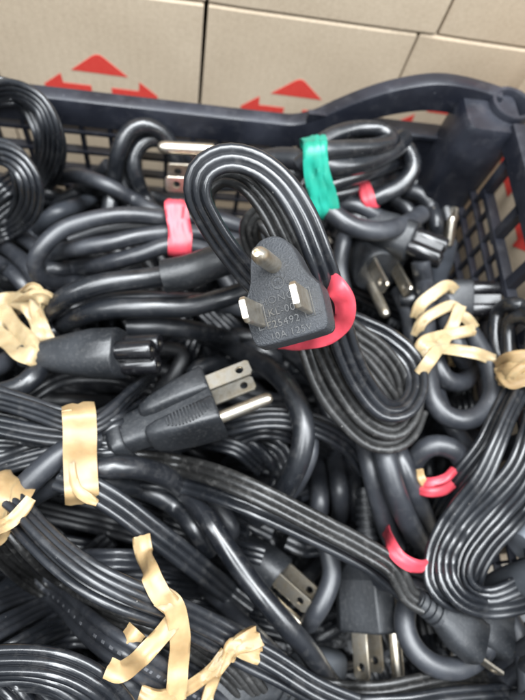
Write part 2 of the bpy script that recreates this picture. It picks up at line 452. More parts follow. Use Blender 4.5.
# ------------------------------------------------------------------ plugs and connectors (local frame: +Z pins, +Y earth pin, X across the blades)
def blade_mb(cx, cy, L=17.0, h=3.17, t=0.75, hole=True):
    mb = MB(); hz = L - 4.3; n = 32
    angs = [2 * math.pi * i / n for i in range(n)]
    out = []; ch = 0.9
    poly = [(-h, -1.5), (h, -1.5), (h, L - ch), (h - ch, L), (-h + ch, L), (-h, L - ch)]
    def hit(a):
        dx, dz = math.cos(a), math.sin(a); best = 1e9
        for i in range(len(poly)):
            x0, z0 = poly[i]; x1, z1 = poly[(i + 1) % len(poly)]
            ex, ez = x1 - x0, z1 - z0; den = dx * ez - dz * ex
            if abs(den) < 1e-9: continue
            u = ((x0) * ez - (z0 - hz) * ex) / den; w = ((x0) * dz - (z0 - hz) * dx) / den
            if u > 0 and -1e-6 <= w <= 1 + 1e-6: best = min(best, u)
        return (dx * best, hz + dz * best)
    angs += [math.atan2(z - hz, x) for x, z in poly]; angs = sorted(a % (2 * math.pi) for a in angs); n = len(angs)
    o = [hit(a) for a in angs]
    rh = 1.55 if hole else 0.02
    inn = [(rh * math.cos(a), hz + rh * math.sin(a)) for a in angs]
    b = 0.25
    loops = []
    def lp(pts, x, s=1.0): return [(cx + x, cy + y * s, z) for y, z in pts]
    loops = [lp(inn, -t), lp(o, -t, .94), lp(o, -t + b), lp(o, t - b), lp(o, t, .94), lp(inn, t)]
    mb.rings(loops, closed=True)
    return mb
def pin_mb(cx, cy, L=20.5, r=2.4, dimple=False):
    mb = MB(); pr = [(-1.5, r), (L - 3.2, r), (L - 1.8, r * .93), (L - .7, r * .74), (L, r * .46 if dimple else r * .4)]
    if dimple: pr += [(L - .1, r * .40), (L - 1.2, r * .34)]
    return lathe(mb, pr, 20, cx, cy)
def strain_mb(z0, L, r0, r1, n=6, depth=.7, ell=1.0):
    mb = MB(); rings = []
    for i in range(n):
        for f, d in ((0.0, 1), (0.55, 1), (0.62, 0), (0.93, 0)):
            u = (i + f) / n; r = r0 + (r1 - r0) * u - (0 if d else depth)
            rings.append([(r * ell * math.cos(2 * math.pi * k / 18), r * math.sin(2 * math.pi * k / 18), z0 - L * u) for k in range(18)])
    rings.append([(r1 * ell * math.cos(2 * math.pi * k / 18), r1 * math.sin(2 * math.pi * k / 18), z0 - L) for k in range(18)])
    mb.rings(rings); return mb
def pins(plug, X=6.35, gy=11.9, y0=0.0, mat='nickel', hole=True, dimple=False, L=17.0, gL=20.5, gr=2.4):
    for s in (-1, 1):
        blade_mb(s * X, y0, L, hole=hole).link('blade', mat, plug, sharp=35)
    if gy: pin_mb(0, y0 + gy, gL, gr, dimple).link('ground_pin', mat, plug, sharp=50)
def text(s, x, y, size, plug, z=0.02, h=0.2, mat='mould', w=1.0):
    cu = bpy.data.curves.new('lettering', 'FONT'); cu.body = s; cu.size = size * .001; cu.extrude = h * .001
    cu.align_x = 'LEFT'; cu.space_character = 1.12
    o = bpy.data.objects.new('lettering_curve', cu); COL.objects.link(o)
    bpy.context.view_layer.update()
    me = bpy.data.meshes.new_from_object(o.evaluated_get(bpy.context.evaluated_depsgraph_get()))
    bpy.data.objects.remove(o)
    me.materials.clear(); me.materials.append(MAT[mat])
    t = bpy.data.objects.new('lettering', me); COL.objects.link(t); t.parent = plug
    t.location = (x * .001, y * .001, z * .001); t.scale = (w, 1, 1)
    return t

def b_flat(root, k):
    half = [(0, -8), (8.2, -8), (9.6, -7.3), (10.3, -5.8), (10.6, 3.0), (10.2, 4.2), (8.6, 6.6), (7.3, 9.0), (6.7, 11.6), (6.1, 14.6), (4.9, 17.2), (3.0, 19.0), (1.4, 19.6), (0, 19.7)]
    ol = half + [(-x, y) for x, y in half[-2:0:-1]]
    q = np.array(ol); c = q.mean(0)
    # denser, rounded outline
    qq = []
    for i in range(len(q)):
        a, b = q[i], q[(i + 1) % len(q)]
        for u in (0, .5): qq.append(a + (b - a) * u)
    q = np.array(qq)
    for _ in range(1): q = (np.roll(q, 1, 0) + 2 * q + np.roll(q, -1, 0)) / 4
    def sec(z, s): return [(c[0] + (x - c[0]) * s, c[1] + (y - c[1]) * s, z) for x, y in q]
    mb = MB(); mb.rings([sec(0, .955), sec(-.25, .985), sec(-.8, 1.0), sec(-6.4, 1.03), sec(-6.6, 1.015), sec(-6.8, 1.03), sec(-11, 1.0), sec(-14, .93), sec(-15, .86)])
    p = mb.link('plug', 'face', root, sharp=40)
    pins(p, mat='nickel', hole=False, dimple=True, L=13.5, gL=14, gr=2.2)
    for s, x, y, z in (('HONGJ', -5.9, 2.2, 2.9), ('KL-00', -4.3, -.9, 2.7), ('E25492', -5.4, -4.0, 2.7), ('10A 125V', -5.2, -7.0, 2.5)):
        text(s, x, y, z, p)
    r = MB()
    def ringat(cx, cy, R, w):
        n = 28
        A = [(cx + R * math.cos(2 * math.pi * i / n), cy + R * math.sin(2 * math.pi * i / n)) for i in range(n)]
        B = [(cx + (R - w) * math.cos(2 * math.pi * i / n), cy + (R - w) * math.sin(2 * math.pi * i / n)) for i in range(n)]
        r.rings([[(x, y, 0) for x, y in A], [(x, y, .16) for x, y in A], [(x, y, .16) for x, y in B], [(x, y, 0) for x, y in B]], closed=True)
    ringat(0.1, 7.1, 1.75, .3)
    r.link('certification_mark', 'mould', p, smooth=False)
    text('UL', -.95, 6.55, 1.5, p); text('c', -2.9, 5.9, 1.7, p); text('us', 2.1, 6.2, 1.7, p)
    rim = MB()       # slots round the blades
    for s in (-1, 1):
        x0, x1, y0, y1 = s * 6.35 - 1.3, s * 6.35 + 1.3, -3.8, 3.8
        for a in ((x0, x0 + .25, y0, y1), (x1 - .25, x1, y0, y1), (x0 + .25, x1 - .25, y0, y0 + .25), (x0 + .25, x1 - .25, y1 - .25, y1)):
            rim.box(a[0], a[1], a[2], a[3], 0, .14)
    rim.link('blade_collar', 'mould', p, smooth=False)
    return p
def b_grip(root, k):
    mb = MB()
    loft(mb, [(0, 0, 4.6, 8.6, 12.0, 7), (-.6, 0, 4.6, 9.0, 12.4, 7), (-9, 0, 4.5, 7.4, 11.0, 6), (-20, 0, 4.2, 6.2, 8.2, 5), (-30, 0, 4.0, 5.8, 6.4, 5), (-35.5, 0, 4.0, 5.8, 6.2, 5)], 36)
    p = mb.link('plug', k.get('mat', 'body'), root, sharp=45)
    for cy, y1, hw in ((-1.6, 2.2, 5.3), (11.6, 8.2, 5.2)):
        pd = MB()
        loft(pd, [(-.3, 0, cy, 10.0, hw, 6), (-1.2, 0, cy, 10.5, hw + .3, 6), (-13, 0, cy * .86 + y1 * .14, 10.2, hw - .6, 5), (-22, 0, cy * .6 + y1 * .4, 9.6, hw - 1.5, 4), (-26, 0, cy * .5 + y1 * .5, 8.6, hw - 2.2, 3), (-27.2, 0, cy * .5 + y1 * .5, 6.8, hw - 3.2, 2.5)], 32)
        pd.link('grip_pad', k.get('mat', 'body'), p, sharp=50)
    g = MB()
    for i in range(13):
        u = (i - 6) / 6.5; L = 3.3 * math.sqrt(max(0, 1 - u * u))
        for sx in (1, -1):
            z = -10.5 + u * 8.2
            g.box(*( (10.1, 10.75) if sx > 0 else (-10.75, -10.1)), 10.9 - L, 10.9 + L, z - .24, z + .24)
    g.link('grip_ribs', k.get('mat', 'body'), p, smooth=False)
    fl = MB(); loft(fl, [(-35.5, 0, 4, 7.6, 7.6, 5), (-36.2, 0, 4, 8.1, 8.1, 5), (-39.6, 0, 4, 8.1, 8.1, 5), (-40.4, 0, 4, 7.4, 7.4, 5), (-42, 0, 4, 5.4, 5.4, 3), (-50, 0, 4, 4.3, 4.3, 2.2)], 28)
    fl.link('strain_relief', k.get('mat', 'body'), p, sharp=45)
    pins(p, mat=k.get('metal', 'nickel'))
    return p
def b_hex(root, k):
    def sec(z, hx, hy, ch, cy=4.2):
        o = [(hx - ch, -hy), (hx, -hy + ch), (hx, hy - ch * 1.6), (hx - ch * 1.9, hy), (-hx + ch * 1.9, hy), (-hx, hy - ch * 1.6), (-hx, -hy + ch), (-hx + ch, -hy)]
        return [(x, y + cy, z) for x, y in o]
    mb = MB(); mb.rings([sec(0, 12.2, 11.6, 3), sec(-.7, 12.8, 12.2, 3), sec(-19, 12.6, 11.6, 3), sec(-25, 9.6, 9.0, 3), sec(-29, 6.0, 6.0, 2), sec(-31, 5.2, 5.2, 1.6)])
    p = mb.link('plug', k.get('mat', 'body'), root, smooth=True, sharp=22)
    bv = p.modifiers.new('Bevel', 'BEVEL'); bv.width = .0006; bv.segments = 2; bv.limit_method = 'ANGLE'
    st = strain_mb(-30.5, 24, 5.2, 4.1, 8, .8)
    o = st.link('strain_relief', k.get('mat', 'body'), p, sharp=40); o.location.y = .0042
    pins(p, mat=k.get('metal', 'nickel'))
    return p
def b_round(root, k):
    """rounded mains plug with a taper"""
    s = k.get('s', 1.0)
    mb = MB(); loft(mb, [(0, 0, 4.0, 11.2 * s, 11.8 * s, 3.2), (-1, 0, 4.0, 12 * s, 12.6 * s, 3.2), (-10, 0, 4.0, 11.8 * s, 12.2 * s, 3.0), (-18, 0, 3.8, 9.6 * s, 9.8 * s, 2.7), (-25, 0, 3.6, 6.6 * s, 6.6 * s, 2.4), (-34, 0, 3.6, 5.2 * s, 5.2 * s, 2.2), (-40, 0, 3.6, 4.4, 4.4, 2)], 32)
    p = mb.link('plug', k.get('mat', 'body'), root, sharp=45)
    if k.get('ribs', True):
        o = strain_mb(-38, 18, 4.7, 3.9, 6, .7).link('strain_relief', k.get('mat', 'body'), p, sharp=40); o.location.y = .0036
    pins(p, mat=k.get('metal', 'nickel'), gL=k.get('gL', 20.5))
    return p
def b_two(root, k):
    """slim plug with only its blades showing"""
    mb = MB(); loft(mb, [(0, 0, 0, 10.4, 6.6, 4), (-.8, 0, 0, 11, 7.2, 4), (-14, 0, 0, 10.2, 7.2, 3.5), (-22, 0, 0, 7.4, 6.4, 3), (-27, 0, 0, 5.6, 5.2, 3)], 30)
    p = mb.link('plug', k.get('mat', 'body'), root, sharp=45)
    strain_mb(-26.5, 15, 5.9, 4.6, 4, 1.0, 1.15).link('strain_relief', k.get('mat', 'body'), p, sharp=40)
    pins(p, gy=None, mat=k.get('metal', 'nickel'))
    return p
def lobes_mb(cs, r, L):
    mb = MB()
    for cx, cy in cs:
        lathe(mb, [(-1, r), (L - .6, r), (L, r - .5), (L, 1.35), (L - 2.5, 1.3)], 22, cx, cy)
    return mb
def b_c5(root, k):
    mb = MB(); loft(mb, [(0, 0, 0, 7.6, 7.4, 3), (-.6, 0, 0, 8.2, 8.0, 3), (-10, 0, 0, 8.2, 8.0, 3), (-20, 0, 0, 6.9, 6.7, 2.6), (-30, 0, 0, 5.0, 5.0, 2.2), (-38, 0, 0, 3.9, 3.9, 2)], 30)
    p = mb.link('connector', k.get('mat', 'body'), root, sharp=45)
    cs = [(-3.7, -2.3), (3.7, -2.3), (0, 3.3)]
    nz = lobes_mb(cs, 3.15, 12.5)
    nz.box(-3.4, 3.4, -4.6, 3.0, -.5, 11.6)
    nz.link('socket_nose', 'nose', p, sharp=40)
    for cx, cy in cs: lathe(MB(), [(9.2, 1.15), (11.9, 1.15), (12.15, .8)], 12, cx, cy).link('contact', 'nickel', p)
    return p
def b_c7(root, k):
    mb = MB(); loft(mb, [(0, 0, 0, 7.4, 4.8, 3), (-.6, 0, 0, 7.9, 5.3, 3), (-12, 0, 0, 7.4, 5.2, 2.8), (-20, 0, 0, 5, 4.4, 2.4), (-28, 0, 0, 3.6, 3.4, 2)], 28)
    p = mb.link('connector', k.get('mat', 'body'), root, sharp=45)
    cs = [(-3.9, 0), (3.9, 0)]
    nz = lobes_mb(cs, 3.2, 11); nz.box(-2.6, 2.6, -2.2, 2.2, -.5, 10.2)
    nz.link('socket_nose', 'nose', p, sharp=40)
    for cx, cy in cs: lathe(MB(), [(8, 1.15), (10.4, 1.15), (10.6, .8)], 12, cx, cy).link('contact', 'nickel', p)
    return p
def b_c13(root, k):
    mb = MB(); loft(mb, [(0, 0, 0, 11.6, 8.0, 7), (-.6, 0, 0, 12, 8.4, 7), (-17, 0, 0, 12, 8.4, 7), (-22, 0, 0, 9.6, 8.0, 4), (-30, 0, 0, 6.4, 6.4, 2.6)], 36)
    p = mb.link('connector', k.get('mat', 'body'), root, sharp=40)
    strain_mb(-29.5, 22, 6.6, 4.4, 7, 1.0).link('strain_relief', k.get('mat', 'body'), p, sharp=40)
    if not k.get('slots', True): return p
    sl = MB()
    for cx, cy in ((-5.5, -1.6), (5.5, -1.6), (0, 2.4)): sl.box(cx - .8, cx + .8, cy - 2.2, cy + 2.2, -.1, .12)
    sl.link('contact_slot', 'nose', p, smooth=False)
    return p
BUILD = dict(flat=b_flat, grip=b_grip, hex=b_hex, round=b_round, two=b_two, c5=b_c5, c7=b_c7, c13=b_c13)
EXTENT = dict(flat=(0, -14, 8), grip=(0, -42, 8.5), hex=(0, -28, 10), round=(0, -28, 9.5), two=(0, -26, 7), c5=(11, -28, 6.8), c7=(10, -20, 5), c13=(0, -28, 8))
class Pose:
    def __init__(s, pos, X, Y, Z, g=1.0): s.pos = pos; s.R = np.stack([X, Y, Z], 1); s.g = g
    def at(s, x, y, z): return s.pos + s.R @ np.array([x, y, z], float) * s.g
def plug(thing, kind, px, py, z, axis, up, world=None, **k):
    """axis, up: camera-frame directions (right, up, towards the viewer) of the pins and of the earth pin"""
    Z = CV(*axis); Y = CV(*up); Y -= Z * (Y @ Z); Y /= np.linalg.norm(Y); X = np.cross(Y, Z)
    po = Pose(P(px, py, z - (drop(px, py) if kind != 'flat' else 0)), X, Y, Z, k.get('g', 1.0)); thing['plugs'].append((kind, po, k))
    if k.get('free'): return po
    z1, z0, r = EXTENT[kind]; cy = 4 if kind in ('grip', 'hex', 'round') else 0
    if kind in ('grip', 'hex', 'round', 'two', 'flat'):
        for q in (4, 9, 14): obstacle(po.at(0, cy, q), 6.5 * po.g)
    for i in range(6): obstacle(po.at(0, cy, z1 + (z0 - z1) * i / 5), r * (1 if i < 4 else .8) * po.g)
    return po
def build_things():
    for t in THINGS:
        ss = t.get('strands', [])
        pts = np.vstack([s.p for s in ss] + [p.pos[None] for _, p, _ in t['plugs']])
        base = np.array([pts[:, 0].mean(), pts[:, 1].mean(), pts[:, 2].min() - 3])
        root = empty(t['name'], base, t['label'], t['cat'], t['group'])
        t['root'] = root
        bym = {}
        for s in ss: bym.setdefault(s.mat, []).append(s)
        for m, li in bym.items():
            mb = MB()
            for s in li: mesh_strand(mb, s)
            cb = mb.link('cable', m, root, origin=base, sharp=60)
            for s in li:
                if not getattr(s, 'marks', False): continue
                T, S, Nn = s.frames(); mk = MB(); rg = np.random.default_rng(5); i = 3.0
                while i < len(s.p) - 4:
                    a = int(i); hl = rg.uniform(.35, .8); c = s.p[a] + Nn[a] * s.r
                    v = [c + T[a] * (hl * u) + S[a] * (.38 * w_) + Nn[a] * h for h in (-.1, .07) for w_ in (-1, 1) for u in (-1, 1)]
                    mk.add(v, [(0, 1, 3, 2), (4, 6, 7, 5), (0, 4, 5, 1), (2, 3, 7, 6), (0, 2, 6, 4), (1, 5, 7, 3)]); i += rg.choice([.95, .95, 1.1, 1.9])
                mk.link('printed_marks', 'print', cb, origin=base, smooth=False)
        for kind, po, k in t['plugs']:
            o = BUILD[kind](root, k)
            mm = Matrix((po.R * po.g).tolist()).to_4x4(); mm.translation = Vector(((po.pos - base) * .001).tolist())
            o.matrix_local = mm
            if k.get('label'): o['label'] = k['label']

# ------------------------------------------------------------------ rubber bands
def ribbon_mb(path, nrm, width, th=0.9, closed=False, fold=0.0, seed=0):
    """flat strip along path; nrm = outward normal per station, width per station"""
    rg = np.random.default_rng(seed); n = len(path)
    T = (np.roll(path, -1, 0) - np.roll(path, 1, 0)) if closed else np.gradient(path, axis=0)
    T /= np.linalg.norm(T, axis=1)[:, None] + 1e-9
    B = np.cross(T, nrm); B /= np.linalg.norm(B, axis=1)[:, None] + 1e-9
    Nn = np.cross(B, T)
    K = 7; wob = smooth1(np.stack([smooth1(rg.normal(size=n), 7) for _ in range(K)], 0), 1).T * fold * 1.2
    rings = []
    for i in range(n):
        r = []
        w = width[i] if hasattr(width, '__len__') else width
        us = np.linspace(-1, 1, K)
        for j, u in enumerate(us): r.append(path[i] + B[i] * u * w / 2 + Nn[i] * (th / 2 * (1 - .5 * u ** 4) + wob[i, j]))
        for j in range(K - 1, -1, -1): r.append(path[i] + B[i] * us[j] * w / 2 + Nn[i] * (-th / 2 * (1 - .5 * us[j] ** 4) + wob[i, j]))
        rings.append(r)
    mb = MB(); mb.rings([[tuple(p) for p in r] for r in rings], closed=closed); return mb
def hull2(pts):
    pts = sorted(map(tuple, pts)); 
    def half(ps):
        h = []
        for p in ps:
            while len(h) > 1 and (h[-1][0] - h[-2][0]) * (p[1] - h[-2][1]) - (h[-1][1] - h[-2][1]) * (p[0] - h[-2][0]) <= 0: h.pop()
            h.append(p)
        return h
    a = half(pts); b = half(pts[::-1]); return np.array(a[:-1] + b[:-1])
def band(label, mat, p0, p1, width, things, group='rubber bands round the cords', turns=1, gap=0.6, fold=.25, zc=None, spread=0.0, tilt=0.0, seed=1, knot=None, tails=(), depth=16):
    """a band stretched round the cords it crosses between two picture points"""
    ss = [s for t in things for s in t.get('strands', [])]
    a0 = ray(*p0); a0 /= np.linalg.norm(a0); a1 = ray(*p1); a1 /= np.linalg.norm(a1)
    nv = np.cross(a0, a1); nv /= np.linalg.norm(nv)
    mid = a0 + a1; mid /= np.linalg.norm(mid); u = np.cross(mid, nv); u /= np.linalg.norm(u)
    if u @ (a1 - a0) < 0: u = -u
    hits = []
    for s in ss:
        d = (s.p - CAMP) @ nv
        for i in np.flatnonzero(np.sign(d[:-1]) != np.sign(d[1:])):
            f = d[i] / (d[i] - d[i + 1] + 1e-12); q = s.p[i] * (1 - f) + s.p[i + 1] * f; rr = q - CAMP
            t = np.linalg.norm(rr); x = rr @ u / t
            x0, x1 = sorted((a0 @ u, a1 @ u)); m = (x1 - x0) * .12
            if x0 - m <= x <= x1 + m:
                T, S, Nn = s.frames()
                offs = [0.] if s.kind == 'r' else [(j - (s.ribs - 1) / 2) * s.w for j in range(s.ribs)]
                for o in offs: hits.append((q + S[i] * o, s.r, t))
    parts = MB()
    zmid = P((p0[0] + p1[0]) / 2, (p0[1] + p1[1]) / 2, zc if zc is not None else 6.0)
    if not hits: hits = [(zmid, 3, np.linalg.norm(zmid - CAMP))]; print('band without cords:', label)
    tmin = min(h[2] for h in hits); hits = [h for h in hits if h[2] < tmin + depth]
    c = np.mean([h[0] for h in hits], 0)
    pts = []
    for q, r, _ in hits:
        x, y = (q - c) @ u, (q - c) @ mid
        for k in range(14):
            pts.append((x + (r + gap) * math.cos(k * .4488), y + (r + gap) * math.sin(k * .4488)))
    # the band reaches at least as far as it does in the picture
    tm = np.mean([h[2] for h in hits])
    for a in (a0, a1):
        x = (CAMP + a * tm - c) @ u; y = (CAMP + a * tm - c) @ mid
        pts.append((x, y)); pts.append((x * .98, y + 2)); pts.append((x * .98, y - 2))
    h = hull2(pts); h = np.vstack([h, h[:1]])
    L = np.concatenate([[0], np.cumsum(np.linalg.norm(np.diff(h, axis=0), axis=1))]); n = max(40, int(L[-1] / .8))
    g = np.linspace(0, L[-1], n, endpoint=False); h = np.stack([np.interp(g, L, h[:, 0]), np.interp(g, L, h[:, 1])], 1)
    for _ in range(3): h = (np.roll(h, 1, 0) + h * 2 + np.roll(h, -1, 0)) / 4
    rg = np.random.default_rng(seed)
    for k in range(turns):
        off = (k - (turns - 1) / 2) * spread; tl = tilt * (1 if k % 2 == 0 else -1) if turns > 1 else tilt
        path = np.array([c + u * x + mid * y + nv * (off + tl * x * .1) for x, y in h])
        ph = rg.random(2) * 6.28
        path += nv * (np.sin(np.linspace(0, 6.283, n) * 2 + ph[0]) * .35)[:, None]
        tang = np.roll(h, -1, 0) - np.roll(h, 1, 0); nr = np.stack([tang[:, 1], -tang[:, 0]], 1)
        nr *= np.sign(np.sum(nr * (h - h.mean(0)), 1))[:, None]
        nrm = nr[:, :1] * u + nr[:, 1:] * mid; nrm /= np.linalg.norm(nrm, axis=1)[:, None] + 1e-9
        wd = width * (1 + .14 * np.sin(np.linspace(0, 6.283, n) * 3 + ph[1])); 
        path += nrm * (.5 * k)
        r = ribbon_mb(path, nrm, wd, .8, True, fold, seed * 10 + k); parts.add(r.v, r.f)
    for tl in tails:
        r = tail_mb(*tl, seed=seed + 50); parts.add(r.v, r.f)
    return finish_band(parts, label, mat, group)
def tail_mb(pts, width, th=.9, fold=.2, roll=0.0, seed=0, roll1=None):
    """strip laid over the settled cords; third value = height over them (negative tucks it under)"""
    px = catmull([(p[0], p[1], p[2], (p[3] if len(p) > 3 else 1.0)) for p in pts], 2.0)
    ts = np.array([surf_t(a[0], a[1], max(1.2, .42 * width * a[3])) or np.nan for a in px])
    ok = ~np.isnan(ts)
    if not ok.any(): ts[:] = 200.0
    else: ts = np.interp(np.arange(len(ts)), np.flatnonzero(ok), ts[ok])
    k = 9
    pad = np.concatenate([np.full(k, ts[0]), ts, np.full(k, ts[-1])])
    lo = np.array([np.percentile(pad[i:i + 2 * k + 1], 18) for i in range(len(ts))]); ts = smooth1(smooth1(lo, 6), 6)
    path = []
    for (x, y, h, _), t in zip(px, ts):
        a = ray(x, y); path.append(CAMP + a / np.linalg.norm(a) * (t - th / 2 - h))
    path = np.array(path); w = px[:, 3] * width
    V = CAMP - path; V /= np.linalg.norm(V, axis=1)[:, None]
    T = smooth1(np.gradient(path, axis=0), 4); T /= np.linalg.norm(T, axis=1)[:, None]
    S = np.cross(T, V); S /= np.linalg.norm(S, axis=1)[:, None] + 1e-9
    a = np.radians(np.linspace(roll, roll if roll1 is None else roll1, len(path)))[:, None]
    nrm = V * np.cos(a) + S * np.sin(a)
    return ribbon_mb(path, nrm, w, th, False, fold, seed)
def finish_band(mb, label, mat, group):
    v = np.array(mb.v); base = np.array([v[:, 0].mean(), v[:, 1].mean(), v[:, 2].min()])
    o = link('rubber_band', v, mb.f, mat, origin=base, sharp=70)
    return tag(o, label, 'rubber band', group)
# ------------------------------------------------------------------ setting: floor, cartons, crate
mb = MB(); mb.add([(-1500, -1500, -107), (1500, -1500, -107), (1500, 1500, -107), (-1500, 1500, -107)], [(0, 1, 2, 3)])
tag(mb.link('floor', 'floor', smooth=False), kind='structure')

def arrow_polys():
    """up / left / right arrow mark, (x right, z up) from the box's top middle"""
    up = [(-12.5, -39.0), (12.5, -39.4), (2.2, -30.4), (0.8, -29.6), (-0.9, -29.6), (-2.4, -30.4)]
    lf = [(-26.0, -48.5), (-17.6, -41.5), (-17.2, -46.6), (-4.6, -46.6), (-4.6, -53.6), (-17.2, -53.6), (-17.6, -58), (-25, -51.0)]
    rt = [(-x, z) for x, z in lf][::-1]
    return [up, lf, rt]
def carton(x0, x1, z0, z1, label, rot=0.0, yf=220.0, depth=120.0, side=False, jit=0.0):
    w = x1 - x0; h = z1 - z0
    base = np.array([(x0 + x1) / 2, yf + depth / 2, z0]) if not side else np.array([yf + depth / 2, (x0 + x1) / 2, z0])
    g = 0.08
    root = empty('cardboard_box', base, label, 'box', 'cardboard boxes stacked round the crate')
    root.rotation_euler = (0, 0, math.radians(rot) - (math.pi / 2 if side else 0))
    mb = MB(); rings = []
    for z, s in ((g, .7), (1.0, .2), (h / 2, 0), (h - 1.0, .2), (h - g, .7)):
        hw, hd = w / 2 - g - s, depth / 2 - g - s
        bul = 0.9 * (1 - abs(z / h - .5) * 2)
        ring = []
        for (ax, ay), (bx, by) in (((-1, -1), (1, -1)), ((1, -1), (1, 1)), ((1, 1), (-1, 1)), ((-1, 1), (-1, -1))):
            for k in range(6):
                u = k / 6; x = ax + (bx - ax) * u; y = ay + (by - ay) * u
                ch = .7 if k == 0 else 0
                ring.append((x * (hw - ch * .5), y * (hd - ch * .5), z))
        rings.append(ring)
    mb.rings(rings); o = mb.link('carton', 'card', root, sharp=9)
    tp = MB()    # centre seam flap on the top, slightly proud
    tp.box(-w / 2 + 2, w / 2 - 2, -depth * .2, depth * .2, h - g, h - g + .35)
    tp.link('top_flap', 'card', o, smooth=False)
    for pl in arrow_polys():
        n = len(pl); a = [(x, -depth / 2 + g - .06, h + z) for x, z in pl]; b = [(x, -depth / 2 + g + .5, h + z) for x, z in pl]
        MB().add(a + b, [tuple(range(n))] + [(i, (i + 1) % n, (i + 1) % n + n, i + n) for i in range(n)]).link('arrow_mark', 'ink', root, smooth=False)
    return root
carton(-178, -87, -105.5, 27.4, 'brown cardboard box at the far left edge, only a sliver of it showing', .3)
carton(-86.5, 4.7, -105.5, 28, 'brown cardboard box with red arrows above the left half of the crate rim', -.2)
carton(5.1, 96.1, -105.5, 28, 'brown cardboard box with red arrows behind the middle of the crate rim', 0)
carton(96.6, 163, -105.5, 28, 'brown cardboard box with its red arrow showing through the slot of the crate corner', -.5)
carton(-86, 4.8, 28.4, 118, 'upper brown cardboard box resting on the left carton, above the crate rim', .2)
carton(5.2, 103.7, 28.4, 118, 'upper brown cardboard box resting on the middle carton, along the top of the picture', -.1)
carton(104.3, 195, 28.4, 118, 'upper brown cardboard box above the crate corner at top right', -.4)
carton(107, 198, -105.5, 58, 'brown cardboard box with red arrows seen through the bars beside the crate corner', 0, 138, 120, True)
carton(15, 106, -105.5, 58, 'brown cardboard box beside the right wall of the crate, nearer the viewer', .3, 138, 120, True)

YB, XC, XL, YF, ZB = 175.4, 121.5, -275.0, -125.0, -103.0
crate = empty('plastic_crate', ((XL + XC) / 2, (YB + YF) / 2, ZB), 'dark blue black plastic crate with latticed walls, full of power cords', 'crate')
CB = np.array([(XL + XC) / 2, (YB + YF) / 2, ZB])
def cpart(mb, name, sharp=35, smooth=True):
    o = mb.link(name, 'crate', crate, origin=CB, sharp=sharp, smooth=smooth); return o
ZT = catmull([(-400, 13.5, 0), (-50, 13.5, 0), (30, 13.3, 0), (42, 13.6, 0), (50, 17.0, 0), (58, 23.4, 0), (68, 30.6, 0), (78, 36.0, 0), (92, 40.6, 0), (104, 40.8, 0), (120, 38.4, 0), (130, 36, 0)], .8)
def ztop(x): return float(np.interp(x, ZT[:, 0], ZT[:, 1]))
mb = MB(); rings = []
xs = list(np.linspace(XL - 4, 40, 12)) + list(np.linspace(42, 120, 60))
for x in xs:
    z = ztop(x); y = YB
    rings.append([(x, y, z - 12.5), (x, y, z - 1.2), (x, y + .35, z - .35), (x, y + 1.2, z), (x, y + 6.0, z), (x, y + 6.8, z - .5), (x, y + 7, z - 1.2), (x, y + 7, z - 3.5), (x, y + 2.6, z - 3.5), (x, y + 2.6, z - 12.5)])
mb.rings(rings); cpart(mb, 'back_rim')
mb = MB()
mb.box(70.5, 112.5, YB - 1.2, YB + 6.8, 13.8, 16.6)             # lit ledge of the slot
cpart(mb, 'slot_ledge', smooth=False).modifiers.new('Bevel', 'BEVEL').width = .0006
mb = MB(); mb.box(47, 72, YB + .2, YB + 2.5, -2, 20); mb.box(72.2, 118, YB + .1, YB + 2.4, 0, 13.6); mb.box(93, 118, YB + .3, YB + 2.3, ZB, -.2); cpart(mb, 'corner_panel', smooth=False)
mb = MB()
for x in np.arange(XL + 6, 92, 11.3): mb.box(x - .9, x + .9, YB + .3, YB + 2.6, ZB, 1.3)
for z in np.arange(-13.7 - 78.4, 0, 11.2): mb.box(XL, 93, YB - .4, YB + 3.2, z - .8, z + .8)
cpart(mb, 'back_lattice', smooth=False)
# corner post with its stacking socket
mb = MB(); loft(mb, [(ZB, 114.5, 169.5, 11.5, 11.0, 5), (20, 114.5, 169.5, 11.8, 11.2, 5), (34, 115, 170, 11.8, 11.2, 5), (36.2, 115.5, 170.5, 11.0, 10.6, 5)], 28); cpart(mb, 'corner_post')
mb = MB(); cx, cy = P(513, 103, 38.5)[:2]; n = 32; rg = []
for r, z in ((8.6, 14), (8.7, 38.2), (8.3, 38.9), (6.9, 38.9), (6.5, 38.3), (6.3, 24), (0.3, 23.6)):
    rg.append([(cx + r * math.cos(2 * math.pi * i / n), cy + r * math.sin(2 * math.pi * i / n), z) for i in range(n)])
mb.rings(rg); cpart(mb, 'stacking_socket')
mb = MB(); rings = []
for y in np.linspace(YF - 4, 163, 12):
    z = 38.0; x = XC
    rings.append([(x, y, z - 9.5), (x, y, z - 1.2), (x + .35, y, z - .35), (x + 1.2, y, z), (x + 6.0, y, z), (x + 7, y, z - 1.2), (x + 7, y, z - 3.5), (x + 2.6, y, z - 3.5), (x + 2.6, y, z - 9.5)])
mb.rings(rings); cpart(mb, 'side_rim')
mb = MB()
mb.box(XC - .3, XC + 4.0, YF, 152, 10.8, 13.2)
for y in (152, 129.8, 107, 84, 61, 38, 15, -8, -31, -54, -77, -100): mb.box(XC, XC + 3.6, y - 2.0, y + 2.0, 13.3 - 4, 29)
for y in np.arange(YF + 3, 162, 10.2): mb.box(XC + .2, XC + 2.4, y - .55, y + .55, ZB, 10.9)
for z in np.arange(-94, 5, 10.8): mb.box(XC - .2, XC + 2.8, YF, 162, z - .6, z + .6)
cpart(mb, 'side_lattice', smooth=False)
mb = MB(); 
for x in np.arange(XL, XC, 12): mb.box(x - 4, x + 4, YF, YB, ZB, ZB + 2.4)
for y in np.arange(YF, YB, 12): mb.box(XL, XC, y - 3.6, y + 3.6, ZB + .3, ZB + 2.9)
